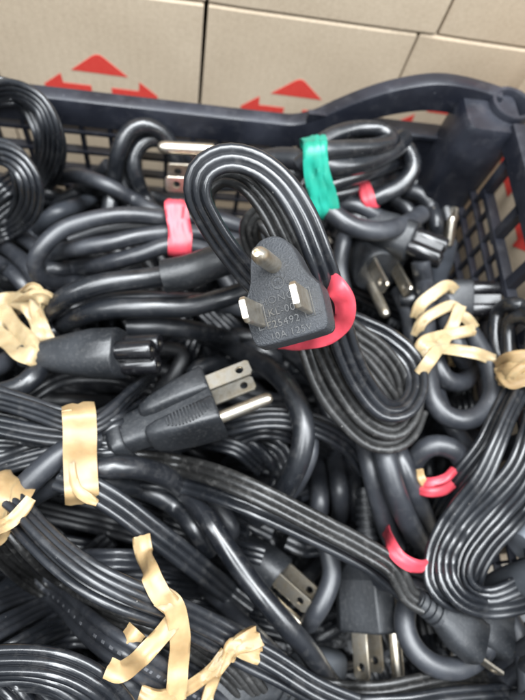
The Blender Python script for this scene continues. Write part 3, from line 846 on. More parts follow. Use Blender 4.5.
cpart(mb, 'base_grid', smooth=False)
mb = MB(); mb.box(XL - 2.5, XL, YF, YB, ZB, 30); cpart(mb, 'side_wall', smooth=False)
mb = MB(); mb.box(XL, XC, YF - 2.5, YF, ZB, 12); cpart(mb, 'front_wall', smooth=False)

# ------------------------------------------------------------------ the cords
G = 'power cords tangled in the crate'
# the cord on top, with the flat plug facing the viewer
top = cord('flat black cord on top of the pile, its shield shaped plug facing the viewer')
K = dict(kind='f', r=1.35, w=2.5, mat='dusty', mass=0)
KG = dict(kind='f', r=1.4, w=2.6, mat='gloss', mass=0)
strand(top, [(290, 300, 30, 30), (262, 290, 42, 35), (236, 262, 50, 40), (210, 225, 58, 40), (196, 194, 64, 35), (200, 170, 68, 30), (222, 157, 70, 30), (250, 161, 70, 30), (278, 181, 69, 30), (300, 213, 66, 25), (318, 255, 60, 20), (331, 292, 52, 10), (338, 318, 44, 0), (347, 350, 36, 0), (363, 384, 28, 10), (386, 409, 22, 25), (405, 408, 20, 35), (418, 388, 18, 30), (413, 362, 17, 10), (392, 342, 17, 0), (364, 328, 18, 0), (338, 318, 22, 0)], **KG)
strand(top, [(275, 300, 26, 40), (246, 272, 36, 45), (222, 240, 44, 45), (205, 208, 50, 40), (206, 186, 55, 35), (224, 174, 58, 35), (246, 180, 60, 30), (268, 204, 58, 20), (287, 240, 54, 15), (303, 280, 47, 10), (315, 312, 39, 5), (327, 350, 30, 5), (346, 388, 23, 10), (370, 420, 17, 20), (393, 430, 14, 30), (408, 420, 12, 40), (413, 400, 11, 30), (404, 372, 11, 10), (380, 346, 12, 0), (340, 320, 14, 0)], **K)
strand(top, [(290, 290, 20, 0), (268, 268, 24, 20), (254, 246, 30, 30), (250, 226, 36, 30), (260, 214, 40, 20), (274, 228, 40, 10), (288, 256, 38, 5), (300, 290, 34, 0), (304, 322, 30, 0), (311, 352, 26, 0), (325, 388, 20, 5), (346, 418, 14, 15), (372, 442, 9, 25), (396, 444, 7, 30), (411, 432, 5, 30), (418, 412, 4, 10)], **K)
strand(top, [(318, 318, 34), (338, 342, 27), (360, 362, 20), (380, 386, 15), (391, 404, 10), (388, 420, 6), (370, 424, 3)], **K)
strand(top, [(330, 316, 30), (356, 336, 24), (378, 352, 20), (396, 376, 14), (400, 398, 9), (392, 416, 3)], **K)
plug(top, 'flat', 284, 309, 66, (-.30, .06, .95), (-.26, .95, 0), g=.92)

# ribbed coils, top left
ca = cord('ribbed flat cord coiled in a tall standing ring at the upper left corner')
KF = dict(kind='f', r=1.15, w=2.15, ribs=4, mat='satin')
for dz, sh in ((0, 0), (-7, -7), (-4, 4)):
    strand(ca, [(-60, 150, -5), (-34, 112, 15), (-5, 92 - sh * .3, 24 + dz), (20, 95 - sh * .3, 28 + dz), (40 + sh, 110, 28 + dz), (51 + sh, 138, 24 + dz), (50 + sh, 164, 16 + dz), (36 + sh, 188, 6 + dz), (12, 202, -4 + dz), (-25, 205, -12)], roll=-28 + sh, **KF)
strand(ca, [(-50, 92, 10), (-10, 78, 28), (22, 86, 26), (46, 108, 18), (56, 140, 8), (52, 172, 0), (36, 196, -8)], roll=-55, **KF)
cb = cord('ribbed flat cord coiled at the left edge just below the taller ribbed ring')
for dz, sh in ((0, 0), (-6, -8)):
    strand(cb, [(-60, 190, 0), (-30, 160, 14), (0, 154, 24 + dz), (20 + sh * .5, 166, 26 + dz), (30 + sh, 186, 24 + dz), (30 + sh, 206, 18 + dz), (16 + sh, 226, 10 + dz), (-8, 236, 4 + dz), (-40, 232, -6)], roll=-30, **KF)
strand(cb, [(-40, 226, 6), (-14, 206, 12), (4, 190, 14), (20, 178, 10), (34, 160, 0)], roll=10, **KF)
strand(cb, [(-40, 240, 2), (-10, 220, 9), (8, 206, 10), (24, 192, 8), (38, 176, -4)], roll=-15, **KF)

# pink-banded round cord, left
pk = cord('charcoal round cord folded in a long bight under a pink band, left of the middle')
R7 = dict(kind='r', r=3.1, mat='matte')
strand(pk, [(240, 225, -8), (205, 216, -2), (171, 218, 4), (130, 215, 6), (95, 219, 6), (62, 230, 6), (43, 248, 5), (36, 264, 2), (44, 280, -2), (66, 284, -6), (100, 276, -9), (140, 264, -10)], **R7)
strand(pk, [(235, 240, -8), (200, 232, -2), (171, 232, 2), (140, 236, 2), (110, 243, 1), (75, 249, 0), (55, 254, -4), (48, 264, -8)], **R7)
strand(pk, [(230, 258, -10), (196, 247, -3), (168, 245, 0), (140, 254, -1), (105, 263, -2), (70, 268, -5), (50, 270, -10)], **R7)
strand(pk, [(176, 226, -6), (140, 226, -6), (100, 231, -8), (70, 240, -12)], **R7)
# cords arching behind
ar = cord('matte black round cord in two tight arches against the back rim of the crate')
RD = dict(kind='r', r=3.2, mat='satin')
strand(ar, [(108, 215, -16), (112, 182, -6), (118, 150, 4), (130, 130, 8), (148, 126, 8), (164, 136, 4), (175, 158, -4), (182, 185, -14)], **RD)
strand(ar, [(162, 225, -16), (149, 204, -8), (138, 182, -2), (134, 158, 2), (145, 142, 4), (160, 140, 2), (176, 150, -3), (196, 170, -10)], **RD)
strand(ar, [(132, 212, -18), (125, 186, -10), (124, 164, -6), (132, 148, -4), (140, 140, -4)], **RD)
bk = cord('grey round cord bowed across the left back of the heap below the lattice wall')
strand(bk, [(20, 230, -14), (36, 196, -8), (52, 180, -4), (78, 176, -2), (105, 184, -3), (132, 198, -6), (152, 210, -10), (175, 225, -16)], **R7)
strand(bk, [(10, 212, -20), (40, 206, -16), (70, 196, -14), (95, 180, -14), (110, 166, -16)], **R7)
strand(bk, [(30, 240, -20), (55, 215, -16), (85, 204, -16), (104, 186, -16), (118, 166, -18)], kind='r', r=3.4, mat='bodygrey')
lf = cord('charcoal round cords slanting down from the left edge towards the tan knot')
strand(lf, [(-40, 220, -4), (-5, 240, -3), (25, 262, -4), (44, 288, -6), (60, 312, -10), (76, 336, -16)], **R7)
strand(lf, [(-40, 250, -8), (-5, 262, -7), (18, 278, -8), (36, 302, -10), (50, 330, -14)], **R7)
strand(lf, [(-40, 200, -14), (0, 222, -12), (40, 250, -14), (60, 280, -18)], **R7)

# teal-banded cord with a plug pointing left
gb = cord('thick black cord looped under a teal band at the back, its plug pins pointing left')
RT = dict(kind='r', r=3.5, mat='satin')
pl = plug(gb, 'round', 209, 179, 0, (-.97, .02, .1), (-.1, .75, .65), ribs=False, s=.62, gL=20)
GB = dict(kind='r', mass=0)
strand(gb, [(236, 172, 10), (254, 162, 16), (278, 157, 22), (300, 159, 26), (322, 165, 28), (345, 166, 27), (370, 161, 25), (394, 150, 23), (404, 140, 21)], r=4.0, mat='satin', **GB)
strand(gb, [(300, 172, 18), (312, 150, 26), (330, 136, 28), (356, 129, 28), (380, 131, 28), (391, 140, 28), (376, 147, 30), (340, 150, 33), (318, 153, 34), (300, 166, 28)], r=3.1, mat='satin', **GB)
strand(gb, [(300, 190, 8), (322, 152, 18), (352, 142, 19), (384, 139, 20), (404, 147, 20), (413, 165, 19), (404, 183, 16), (381, 197, 13), (356, 205, 8), (330, 212, 2)], r=3.3, mat='satin', **GB)
strand(gb, [(298, 196, 12), (318, 188, 19), (336, 182, 21), (362, 174, 21), (388, 165, 16), (404, 158, 8)], r=3.3, mat='satin', **GB)
strand(gb, [(318, 182, 16), (321, 200, 18), (336, 215, 18), (352, 226, 17), (376, 231, 15), (400, 226, 10), (420, 214, 2)], r=3.7, mat='matte', **GB)
strand(gb, [(302, 206, 4), (318, 197, 10), (340, 194, 11), (366, 186, 10), (392, 176, 6), (408, 190, 0)], r=3.2, mat='satin', **GB)
strand(gb, [(330, 206, 4), (350, 204, 8), (368, 212, 8), (384, 222, 4)], r=3.0, mat='matte', **GB)

# pale grey plug standing up by the corner
hp = cord('smooth grey plug standing with its pins up below the crate corner post')
pl = plug(hp, 'round', 440, 238, -14, (.02, .93, .36), (.1, .2, .95), ribs=False, s=.6, mat='bodygrey', gL=14, g=.8)
strand(hp, [('w', pl.at(0, 3.6, -36)), (444, 300, -8), (446, 330, -12), (452, 360, -18)], kind='r', r=3.5, mat='matte')
strand(hp, [(404, 190, -6), (420, 194, -4), (432, 210, -6), (438, 240, -12)], kind='r', r=3.2, mat='matte')
strand(hp, [(410, 184, -10), (428, 188, -8), (442, 200, -8), (448, 222, -12)], kind='r', r=3.2, mat='matte')
strand(hp, [(395, 200, -12), (410, 212, -10), (418, 236, -12), (420, 262, -16)], kind='r', r=3.2, mat='matte')
# cloverleaf connector
c5 = cord('black cloverleaf connector with three round sockets pointing right, above the tan lacing')
pl = plug(c5, 'c5', 413, 243, 6, (.78, -.40, .30), (.55, .8, .2))
strand(c5, [('w', pl.at(0, 0, -37)), (372, 222, 2), (350, 212, 0), (330, 214, -6), (318, 235, -14)], kind='r', r=3.3, mat='satin')
# plug in clear film with three pins, facing down
p3 = cord('black three pin plug pointing down between the pink banded plug and the tan lacing')
pl = plug(p3, 'round', 384, 266, -2, (.2, -.74, .64), (-.35, -.65, -.65), metal='nickel', s=.9, gL=21, ribs=True, g=.88)
strand(p3, [('w', pl.at(0, 3.6, -52)), (372, 226, -14), (350, 222, -20), (335, 240, -24)], kind='r', r=3.4, mat='satin')
strand(p3, [(398, 290, -12), (408, 315, -6), (412, 345, -5), (414, 380, -8), (420, 420, -12)], kind='r', r=3.4, mat='matte')
strand(p3, [(352, 210, -16), (345, 240, -12), (340, 270, -12), (345, 300, -16)], kind='r', r=3.6, mat='matte')

# cord laced with tan band
tz = cord('charcoal round cord in an oval loop laced with a criss cross tan band, at right')
RZ = dict(kind='r', r=3.6, mat='matte')
strand(tz, [(420, 262, -12), (424, 300, -2), (425, 340, 4), (428, 374, 6), (434, 400, 7), (447, 415, 7), (465, 420, 7), (484, 413, 7), (495, 392, 7), (491, 368, 6), (480, 346, 4), (466, 326, 2), (452, 306, -2), (440, 284, -8)], **RZ)
strand(tz, [(432, 300, -6), (433, 335, 0), (438, 366, 2), (447, 379, 2), (460, 382, 2), (470, 374, 1), (468, 355, 0), (456, 330, -2), (446, 306, -6)], **RZ)
strand(tz, [(440, 300, 0), (446, 318, 4), (452, 334, 6), (459, 350, 4), (464, 360, -4)], **RZ)
strand(tz, [(436, 380, -6), (440, 402, -4), (452, 425, -4), (466, 445, -8)], kind='r', r=3.3, mat='matte')
tb = cord('short stub of bare tan cored cord end poking out under the criss cross lacing')
strand(tb, [(452, 346, -1), (455, 356, 0), (456, 364, 0)], kind='r', r=3.0, mat='tan', wob=0)
strand(tb, [(440, 300, -12), (446, 325, -8), (452, 347, -2)], kind='r', r=3.2, mat='satin', wob=0)
# figure-8 connector by the wall
c7 = cord('black figure eight connector with two sockets lying against the right lattice wall')
pl = plug(c7, 'c7', 473, 299, 2, (.93, -.02, .25), (.2, .05, -.95), mat='body')
strand(c7, [('w', pl.at(0, 0, -27)), (446, 300, -4), (436, 320, -10), (430, 350, -18)], kind='r', r=3.0, mat='satin')
# right edge cord with tan band
re = cord('thin cords gathered at the right edge, fanning down into a wide curl')
RE = dict(kind='r', r=2.6, mat='satin')
strand(re, [(508, 392, 4), (502, 366, 6), (495, 342, 8), (495, 320, 8), (504, 306, 8), (518, 304, 8), (532, 314, 8), (534, 340, 7), (526, 368, 6), (522, 400, 2)], **RE)
strand(re, [(514, 395, 2), (511, 362, 5), (509, 338, 6), (512, 320, 6), (524, 316, 6), (545, 330, 4)], **RE)
KR = dict(kind='f', r=1.15, w=2.1, mat='satin')
strand(re, [(530, 352, 14), (522, 388, 15), (508, 416, 16), (494, 446, 17), (478, 478, 19), (458, 504, 20), (441, 530, 26), (432, 556, 26), (431, 578, 24), (440, 594, 21), (456, 604, 15)], roll=25, **KR)
strand(re, [(542, 360, 14), (536, 400, 16), (526, 436, 19), (513, 468, 21), (492, 494, 22), (470, 516, 22), (452, 540, 28), (444, 562, 28), (448, 584, 27), (462, 600, 25), (485, 607, 23), (510, 604, 21), (545, 592, 17)], roll=-15, **KR)
strand(re, [(520, 370, 11), (506, 398, 10), (496, 420, 10), (484, 448, 11), (462, 480, 12), (442, 508, 10), (428, 536, -8), (416, 560, -28)], roll=10, **KR)
strand(re, [(548, 420, 18), (536, 452, 20), (520, 484, 21), (500, 508, 20), (482, 530, 25), (466, 556, 26), (464, 578, 27), (474, 592, 28), (494, 597, 28), (520, 588, 26), (548, 574, 23)], roll=-25, **KR)
strand(re, [(550, 470, 10), (530, 500, 12), (508, 524, 18), (488, 546, 18), (474, 572, 17), (470, 596, 13)], roll=0, **KR)

# round loop with pink band, right of the middle
lp = cord('thick charcoal cord in an arch round a small pink band, right of the middle')
RL = dict(kind='r', r=3.7, mat='matte')
strand(lp, [(408, 500, -10), (410, 478, 0), (416, 458, 6), (428, 446, 8), (442, 444, 8), (458, 451, 8), (466, 470, 6), (460, 493, 2), (446, 516, -4), (434, 540, -10)], **RL)
strand(lp, [(380, 430, 0), (384, 456, 6), (392, 486, 8), (406, 520, 8), (424, 548, 4), (440, 570, -4)], kind='r', r=3.8, mat='matte')
strand(lp, [(392, 438, 2), (399, 458, 6), (411, 488, 9), (424, 520, 8), (436, 548, 2)], kind='r', r=3.8, mat='matte')
strand(lp, [(364, 436, -6), (370, 462, -2), (376, 490, -2), (384, 522, -6), (394, 548, -12)], **RL)
strand(lp, [(426, 484, -8), (426, 496, -7), (424, 520, -10), (420, 545, -16)], **RL)
strand(lp, [(444, 480, -8), (446, 492, -8), (440, 515, -10), (430, 540, -14)], **RL)
strand(lp, [(425, 455, -14), (428, 470, -12), (432, 490, -10), (430, 520, -14)], kind='r', r=3.0, mat='satin')
vt = cord('grey round cords hanging upright in the gap below the pink banded loop')
strand(vt, [(330, 420, -14), (333, 450, -8), (338, 480, -8), (340, 510, -12), (338, 545, -18)], **RL)
strand(vt, [(346, 424, -16), (350, 450, -11), (353, 476, -10), (356, 505, -14), (360, 540, -20)], **RL)
strand(vt, [(312, 440, -20), (318, 470, -16), (320, 500, -16), (316, 530, -20)], **RL)
strand(vt, [(418, 380, -16), (421, 410, -12), (420, 440, -12), (414, 470, -16)], **RL)
strand(vt, [(400, 440, -18), (440, 428, -14), (470, 436, -14), (490, 450, -18)], **RL)

# tan-knotted connector cord at left
tk = cord('round cords and a fat black connector tied with a tan knot at the left edge')
RK = dict(kind='r', r=3.4, mat='matte')
pl = plug(tk, 'c5', 122, 353, 8, (.97, .03, .22), (-.1, .25, .95), mat='body', g=.97)
strand(tk, [('w', pl.at(0, 0, -37)), (30, 348, 7), (10, 340, 6), (-40, 336, 0)], kind='r', r=3.6, mat='satin')
strand(tk, [(-40, 322, 2), (8, 330, 6), (30, 326, 9), (48, 312, 11), (70, 296, 12), (100, 285, 12), (135, 280, 12), (163, 276, 12), (186, 272, 12)], kind='r', r=3.6, mat='satin')
strand(tk, [(164, 276, 17), (190, 271, 19), (216, 262, 20), (244, 254, 18), (275, 250, 10), (300, 262, 0)], kind='r', r=5.6, mat='body')
strand(tk, [(-40, 345, -2), (10, 342, 3), (48, 334, 6), (72, 320, 8), (105, 310, 9), (150, 308, 8), (185, 308, 7), (220, 300, 5), (250, 290, 2)], kind='r', r=3.6, mat='satin')
strand(tk, [(90, 302, 0), (130, 298, 2), (170, 300, 2), (220, 302, 0), (260, 312, -6)], kind='r', r=3.3, mat='matte')
strand(tk, [(130, 326, -4), (170, 326, -1), (210, 332, -1), (250, 345, -3), (290, 366, -8)], kind='r', r=3.6, mat='satin')
strand(tk, [(-40, 392, -2), (0, 392, 1), (24, 384, 2), (40, 368, 2), (46, 350, -2)], kind='r', r=3.5, mat='satin')
strand(tk, [(-40, 372, 2), (-4, 368, 4), (16, 356, 5), (26, 340, 4)], kind='r', r=3.5, mat='matte')
strand(tk, [(20, 402, -14), (60, 378, -10), (110, 374, -10), (150, 384, -14)], kind='f', r=1.4, w=2.6, mat='deep')

# the long plug with three pins pointing right
gp = cord('grip plug with two flat blades and a round pin pointing right')
pl = plug(gp, 'grip', 211, 391, 8, (.915, .36, -.10), (.30, -.80, .52), g=.85)
strand(gp, [('w', pl.at(0, 4, -44)), ('w', pl.at(0, 4, -54)), (92, 440, 7), (64, 452, 7), (42, 470, 6), (20, 492, 3), (-4, 515, -2), (-40, 545, -8)], kind='r', r=3.6, mat='matte', mass=0)
sb = cord('bundle of flat black cords strapped by the wide tan band, left of the grip plug')
KS = dict(kind='f', r=1.12, w=2.05, mat='satin', dup=(3, -7, -3))
strand(sb, [(-40, 396, 2), (0, 403, 6), (35, 412, 9), (65, 421, 11), (90, 424, 10), (110, 414, 6), (130, 396, 0), (150, 380, -8)], roll=-35, **KS)
strand(sb, [(-40, 418, 0), (0, 426, 3), (35, 434, 6), (65, 438, 8), (92, 436, 7), (118, 424, 2), (140, 410, -6)], roll=-20, **KS)
strand(sb, [(-40, 436, -4), (0, 436, 0), (30, 440, 3), (62, 442, 5), (95, 450, 3), (130, 452, 1), (180, 448, -3)], roll=10, **KS)
strand(sb, [(-40, 480, -4), (0, 470, 0), (35, 459, 3), (66, 452, 5), (98, 452, 4), (140, 450, 2), (180, 444, -2), (220, 436, -6)], roll=20, **KS)
strand(sb, [(-40, 505, -8), (0, 484, -3), (36, 468, 1), (66, 462, 4), (95, 466, 6), (130, 466, 8), (160, 474, 9), (184, 492, 9), (206, 518, 10), (222, 542, 11), (244, 574, 12), (266, 602, 12), (288, 628, 11), (306, 648, 9), (324, 674, 6), (342, 698, -4), (356, 726, -18)], kind='r', r=3.5, mat='gloss')
strand(sb, [(-30, 520, -8), (20, 505, -4), (44, 490, 0), (66, 482, 3), (95, 480, 4), (130, 484, 4), (165, 498, 3), (190, 520, 0), (210, 550, -6)], kind='r', r=3.4, mat='satin')
strand(sb, [(60, 478, 4), (94, 492, 6), (120, 508, 6), (150, 530, 6), (180, 552, 6), (206, 574, 4), (226, 592, 0), (250, 612, -6)], roll=0, kind='f', r=1.4, w=2.6, mat='satin')
strand(sb, [(200, 585, -4), (222, 604, 0), (246, 628, 0), (266, 648, -3), (290, 668, -8)], kind='r', r=3.0, mat='matte')
strand(sb, [(100, 448, -2), (150, 446, -4), (200, 444, -4), (235, 450, -6), (260, 470, -10)], roll=15, **KS)
strand(sb, [(-20, 452, -8), (20, 452, -6), (60, 448, -2), (100, 446, -1)], roll=0, **KS)

# loop right of the grip plug
ul = cord('black round cord bending in a half loop round the tips of the grip plug pins')
strand(ul, [(200, 335, -8), (226, 346, -3), (258, 362, 2), (282, 380, 6), (297, 403, 8), (304, 430, 8), (300, 456, 7), (288, 482, 4), (274, 500, -2), (256, 516, -10)], kind='r', r=3.7, mat='satin')
strand(ul, [(290, 390, -10), (308, 424, -4), (312, 450, -2), (302, 478, -4), (286, 500, -8)], kind='r', r=3.0, mat='matte')
strand(ul, [(255, 440, -14), (276, 448, -10), (286, 470, -8), (280, 492, -10), (262, 505, -16)], kind='f', r=1.4, w=2.6, mat='satin')
strand(ul, [(175, 445, -14), (168, 460, -12), (176, 475, -12), (200, 480, -14)], kind='r', r=1.6, mat='satin')
strand(ul, [(236, 432, -8), (262, 452, -8), (276, 476, -10), (270, 500, -14)], kind='r', r=2.4, mat='satin')
fl = cord('flat black cord passing level behind the grip plug and bending down at the right')
strand(fl, [(110, 452, -10), (160, 440, -4), (200, 430, 0), (232, 423, 2), (265, 418, 2), (298, 421, 2), (330, 432, 0), (352, 448, -4), (366, 470, -10)], roll=20, **KS)
strand(fl, [(230, 440, -6), (262, 430, -4), (300, 438, -5), (330, 456, -8), (346, 480, -12)], roll=0, **KS)
strand(fl, [(285, 350, -6), (310, 372, -4), (322, 392, -6), (330, 420, -10)], kind='r', r=3.2, mat='satin')

# wide ribbon crossing to the small plug
wr = cord('wide flat ribbon cord crossing diagonally to a small plug with one blade at lower right')
pl = plug(wr, 'two', 478, 643, 10, (.78, -.60, -.15), (.40, .42, .8), g=.66)
strand(wr, [(70, 470, -8), (110, 464, 0), (145, 464, 8), (185, 469, 14), (222, 479, 17), (258, 493, 19), (295, 510, 20), (330, 527, 21), (362, 543, 22), (394, 564, 22), ('w', pl.at(0, 0, -46)), ('w', pl.at(0, 0, -38))], kind='f', r=1.3, w=2.35, ribs=3, roll=8, mat='dusty')
strand(wr, [(60, 486, -10), (110, 476, -3), (150, 480, 5), (190, 486, 10), (225, 496, 13), (260, 510, 15), (300, 528, 15), (340, 548, 15), (370, 566, 13), (400, 590, 8)], kind='f', r=1.4, w=2.55, roll=25, mat='satin')
strand(wr, [(432, 606, 8), (410, 600, 6), (404, 622, 6), (412, 646, 6), (430, 664, 6), (454, 670, 5), (478, 660, 2), (492, 640, -4)], kind='r', r=3.6, mat='matte')

# plug pointing down, lower middle
yp = cord('black shouldered plug hanging with two holed blades and a pin pointing down, lower middle')
pl = plug(yp, 'hex', 366, 628, -18, (.03, -.95, .30), (.80, .10, .55), g=.92)
strand(yp, [('w', pl.at(0, 4.2, -52)), (382, 508, -8), (378, 480, -14), (370, 450, -22)], kind='r', r=3.6, mat='matte')
# plug half hidden
xp = cord('black plug under the glossy cord with its brass blade and pin pointing to lower right')
pl = plug(xp, 'round', 282, 574, -12, (.72, -.52, .32), (-.55, -.70, -.2), s=.8, mat='body', ribs=False, g=.85)
strand(xp, [('w', pl.at(0, 3.6, -38)), (232, 530, -8), (220, 510, -14), (200, 500, -22)], kind='r', r=3.4, mat='matte')
xq = cord('grey round cord curving down to the right of the half hidden brass blade')
strand(xq, [(318, 520, -12), (328, 548, -6), (332, 572, -4), (324, 598, -6), (310, 622, -12)], kind='r', r=3.4, mat='matte')
strand(xq, [(290, 540, -14), (310, 548, -10), (330, 540, -10), (344, 526, -16)], kind='f', r=1.4, w=2.6, mat='satin')
gc = cord('grey tapered connector lying low beside the tip of the glossy cord, bottom middle')
pl = plug(gc, 'c7', 332, 662, -34, (.7, -.25, -.6), (.1, .9, -.2), mat='midgrey', free=True)
strand(gc, [('w', pl.at(0, 0, -26)), (270, 650, -14), (248, 630, -22)], kind='r', r=2.6, mat='satin')

# long flat cords lower left
KV = dict(kind='f', r=1.2, w=2.2, mat='satin', dup=(-4, 9, -3))
v1 = cord('dark flat cords sweeping from the small tan band down across the lower left')
strand(v1, [(-30, 470, 6), (-4, 488, 8), (18, 504, 11), (40, 528, 15), (64, 552, 18), (92, 574, 20), (122, 590, 22), (152, 602, 23), (182, 614, 22), (212, 629, 20), (244, 648, 17), (278, 666, 14), (318, 688, 11), (360, 704, 8)], roll=12, **KV)
strand(v1, [(-34, 482, 4), (-8, 502, 6), (12, 522, 9), (32, 548, 12), (56, 574, 14), (86, 594, 15), (118, 608, 16), (148, 618, 15), (176, 628, 13), (206, 644, 9), (236, 664, 4), (260, 690, -4)], roll=-8, kind='f', r=1.2, w=2.2, mat='dusty', dup=(-5, 9, -3))
strand(v1, [(-40, 505, 0), (-12, 526, 3), (8, 552, 6), (34, 576, 8), (64, 592, 9), (100, 606, 9), (130, 622, 8), (160, 640, 5)], roll=0, kind='f', r=1.2, w=2.2, mat='dusty', dup=(-5, 9, -3))
v2 = cord('flat cord with a dotted rib slanting down between the dark sweep and the bottom arch')
mk = strand(v2, [(26, 574, 0), (44, 590, 8), (66, 608, 15), (88, 630, 18), (112, 648, 19), (138, 664, 17), (166, 680, 10), (200, 698, 6), (240, 724, 0)], roll=-5, kind='f', r=1.55, w=2.8, mat='matte')
mk.marks = True
strand(v2, [(60, 590, -6), (90, 606, 2), (118, 626, 4), (146, 650, 3), (176, 668, 0), (206, 684, -4)], roll=10, kind='f', r=1.2, w=2.2, mat='satin', dup=(2, 8, -3))
v3 = cord('flat cords running level behind the forked tan strips, lower left')
strand(v3, [(40, 560, -10), (84, 560, -4), (124, 561, -2), (164, 562, -2), (200, 568, -4), (236, 580, -10)], roll=15, kind='f', r=1.15, w=2.1, mat='matte', dup=(0, 8, -3))
strand(v3, [(50, 576, -12), (96, 573, -6), (140, 574, -4), (184, 580, -4), (220, 590, -6), (256, 600, -12)], roll=0, kind='f', r=1.15, w=2.1, mat='matte', dup=(0, 8, -3))
strand(v3, [(120, 590, -6), (165, 588, -3), (205, 592, -3), (240, 602, -5), (276, 612, -12)], roll=10, kind='f', r=1.15, w=2.1, mat='satin', dup=(0, 7, -3))
strand(v3, [(130, 606, -10), (175, 604, -7), (220, 610, -7), (258, 622, -10), (300, 632, -16)], roll=0, kind='f', r=1.15, w=2.1, mat='satin', dup=(0, 7, -3))
v4 = cord('dull flat cords rising from the left edge into the dark sweep, lower left')
strand(v4, [(-50, 652, -4), (-10, 630, 2), (18, 615, 5), (44, 602, 6), (74, 590, 2), (100, 578, -6)], roll=0, kind='f', r=1.2, w=2.2, mat='matte', dup=(3, 9, -3))
strand(v4, [(-50, 628, -8), (-10, 606, -3), (20, 594, 0), (48, 586, -2), (76, 578, -8)], roll=20, kind='f', r=1.2, w=2.2, mat='matte', dup=(3, 9, -3))
strand(v4, [(-50, 690, -2), (-6, 660, 4), (20, 646, 7), (46, 634, 8), (74, 628, 8), (104, 634, 4), (130, 650, -4)], roll=15, kind='f', r=1.2, w=2.2, mat='satin', dup=(2, 8, -3))
strand(v4, [(-50, 672, -6), (-6, 646, -1), (24, 632, 2), (60, 624, 2), (90, 630, -2)], roll=0, kind='f', r=1.15, w=2.1, mat='satin', dup=(0, 7, -3))
strand(v4, [(-10, 560, -10), (20, 556, -6), (50, 566, -6), (80, 560, -8), (110, 540, -14)], roll=0, kind='f', r=1.35, w=2.45, mat='deep')
v5 = cord('glossy flat cords arching over the bottom left corner')
strand(v5, [(-50, 676, 10), (-16, 664, 15), (14, 660, 18), (42, 661, 20), (70, 668, 20), (96, 682, 18), (116, 702, 14), (130, 730, 8)], roll=-20, kind='f', r=1.25, w=2.3, mat='gloss', dup=(-3, 8, -3))
strand(v5, [(-50, 690, 6), (-16, 680, 11), (14, 675, 13), (42, 677, 14), (66, 686, 14), (86, 702, 12), (100, 730, 8)], roll=-10, kind='f', r=1.2, w=2.2, mat='satin', dup=(2, 8, -3))
strand(v5, [(-40, 668, 4), (-8, 684, 7), (16, 702, 8), (34, 724, 6)], roll=0, kind='f', r=1.5, w=2.7, mat='gloss')
strand(v5, [(20, 690, 0), (44, 706, 2), (70, 730, 0)], roll=0, kind='f', r=1.5, w=2.7, mat='gloss')
w1 = cord('fat black connector with a ribbed neck under the knotted tan band, bottom left of middle')
pl = plug(w1, 'c13', 192, 648, -2, (-.78, .50, .25), (.3, .3, .9))
strand(w1, [('w', pl.at(0, 0, -50)), (282, 704, -4), (310, 720, -6), (350, 740, -10)], kind='r', r=3.8, mat='satin')
w2 = cord('dark connector peeping out beside the small tan fold, lower left')
pl = plug(w2, 'c7', 148, 632, 0, (.35, .75, .5), (.8, -.3, .3), mat='nose')
strand(w2, [('w', pl.at(0, 0, -26)), (136, 680, -6), (120, 700, -8), (110, 740, -12)], kind='r', r=3.4, mat='matte')
strand(w2, [(104, 690, 2), (124, 682, 6), (142, 690, 6), (158, 708, 2)], kind='r', r=4.2, mat='bodygrey')
bt = cord('dark flat cord bowed along the bottom edge right of the middle')
strand(bt, [(240, 640, -6), (270, 662, 0), (300, 680, 4), (340, 692, 6), (382, 694, 6), (420, 686, 4), (452, 680, 0), (490, 684, -6), (540, 690, -10)], roll=20, kind='f', r=1.2, w=2.2, mat='dusty', dup=(-5, 9, -3))
strand(bt, [(300, 700, 4), (350, 705, 7), (400, 704, 7), (450, 696, 4), (500, 694, 0), (550, 700, -6)], roll=10, kind='f', r=1.2, w=2.2, mat='satin', dup=(2, 8, -3))
# grey block connector at the right edge
gx = cord('pale grey block connector at the right edge beside the wide curl')
pl = plug(gx, 'c13', 531, 560, 12, (-.75, -.55, .25), (.2, .3, .93), mat='lightgrey', free=True, slots=False)
strand(gx, [(540, 574, 12), (508, 582, 8), (490, 592, 0), (474, 606, -12)], kind='r', r=5.5, mat='midgrey')
strand(gx, [('w', pl.at(0, 0, -50)), (620, 470, 10), (660, 480, 0)], kind='r', r=3.6, mat='matte')
br = cord('dark plug with one long tan blade pointing right at the bottom right corner')
pl = plug(br, 'two', 507, 638, 6, (.80, -.52, -.1), (.4, .4, .8), free=True, metal='brass', mat='body', g=.7)
strand(br, [('w', pl.at(0, 0, -34)), ('w', pl.at(0, 0, -42)), ('w', pl.at(0, -9, -54)), ('w', pl.at(0, -30, -62))], kind='r', r=3.2, mat='matte', mass=0)

rf = cord('dark round cords heaped along the right edge under the wide curl')
for q in ([(470, 470, -30), (500, 452, -16), (530, 440, -12), (570, 436, -16)], [(480, 520, -34), (506, 500, -22), (530, 480, -16), (570, 470, -16)], [(560, 630, -14), (534, 646, -18), (510, 660, -20), (490, 678, -30)], [(560, 650, -12), (530, 664, -14), (500, 680, -18), (460, 690, -24), (420, 680, -34)], [(560, 690, -8), (520, 700, -10), (470, 712, -14), (420, 716, -22)], [(500, 600, -30), (520, 640, -26), (528, 690, -26), (520, 740, -30)]):
    strand(rf, q, kind='r', r=3.4, mat='matte')
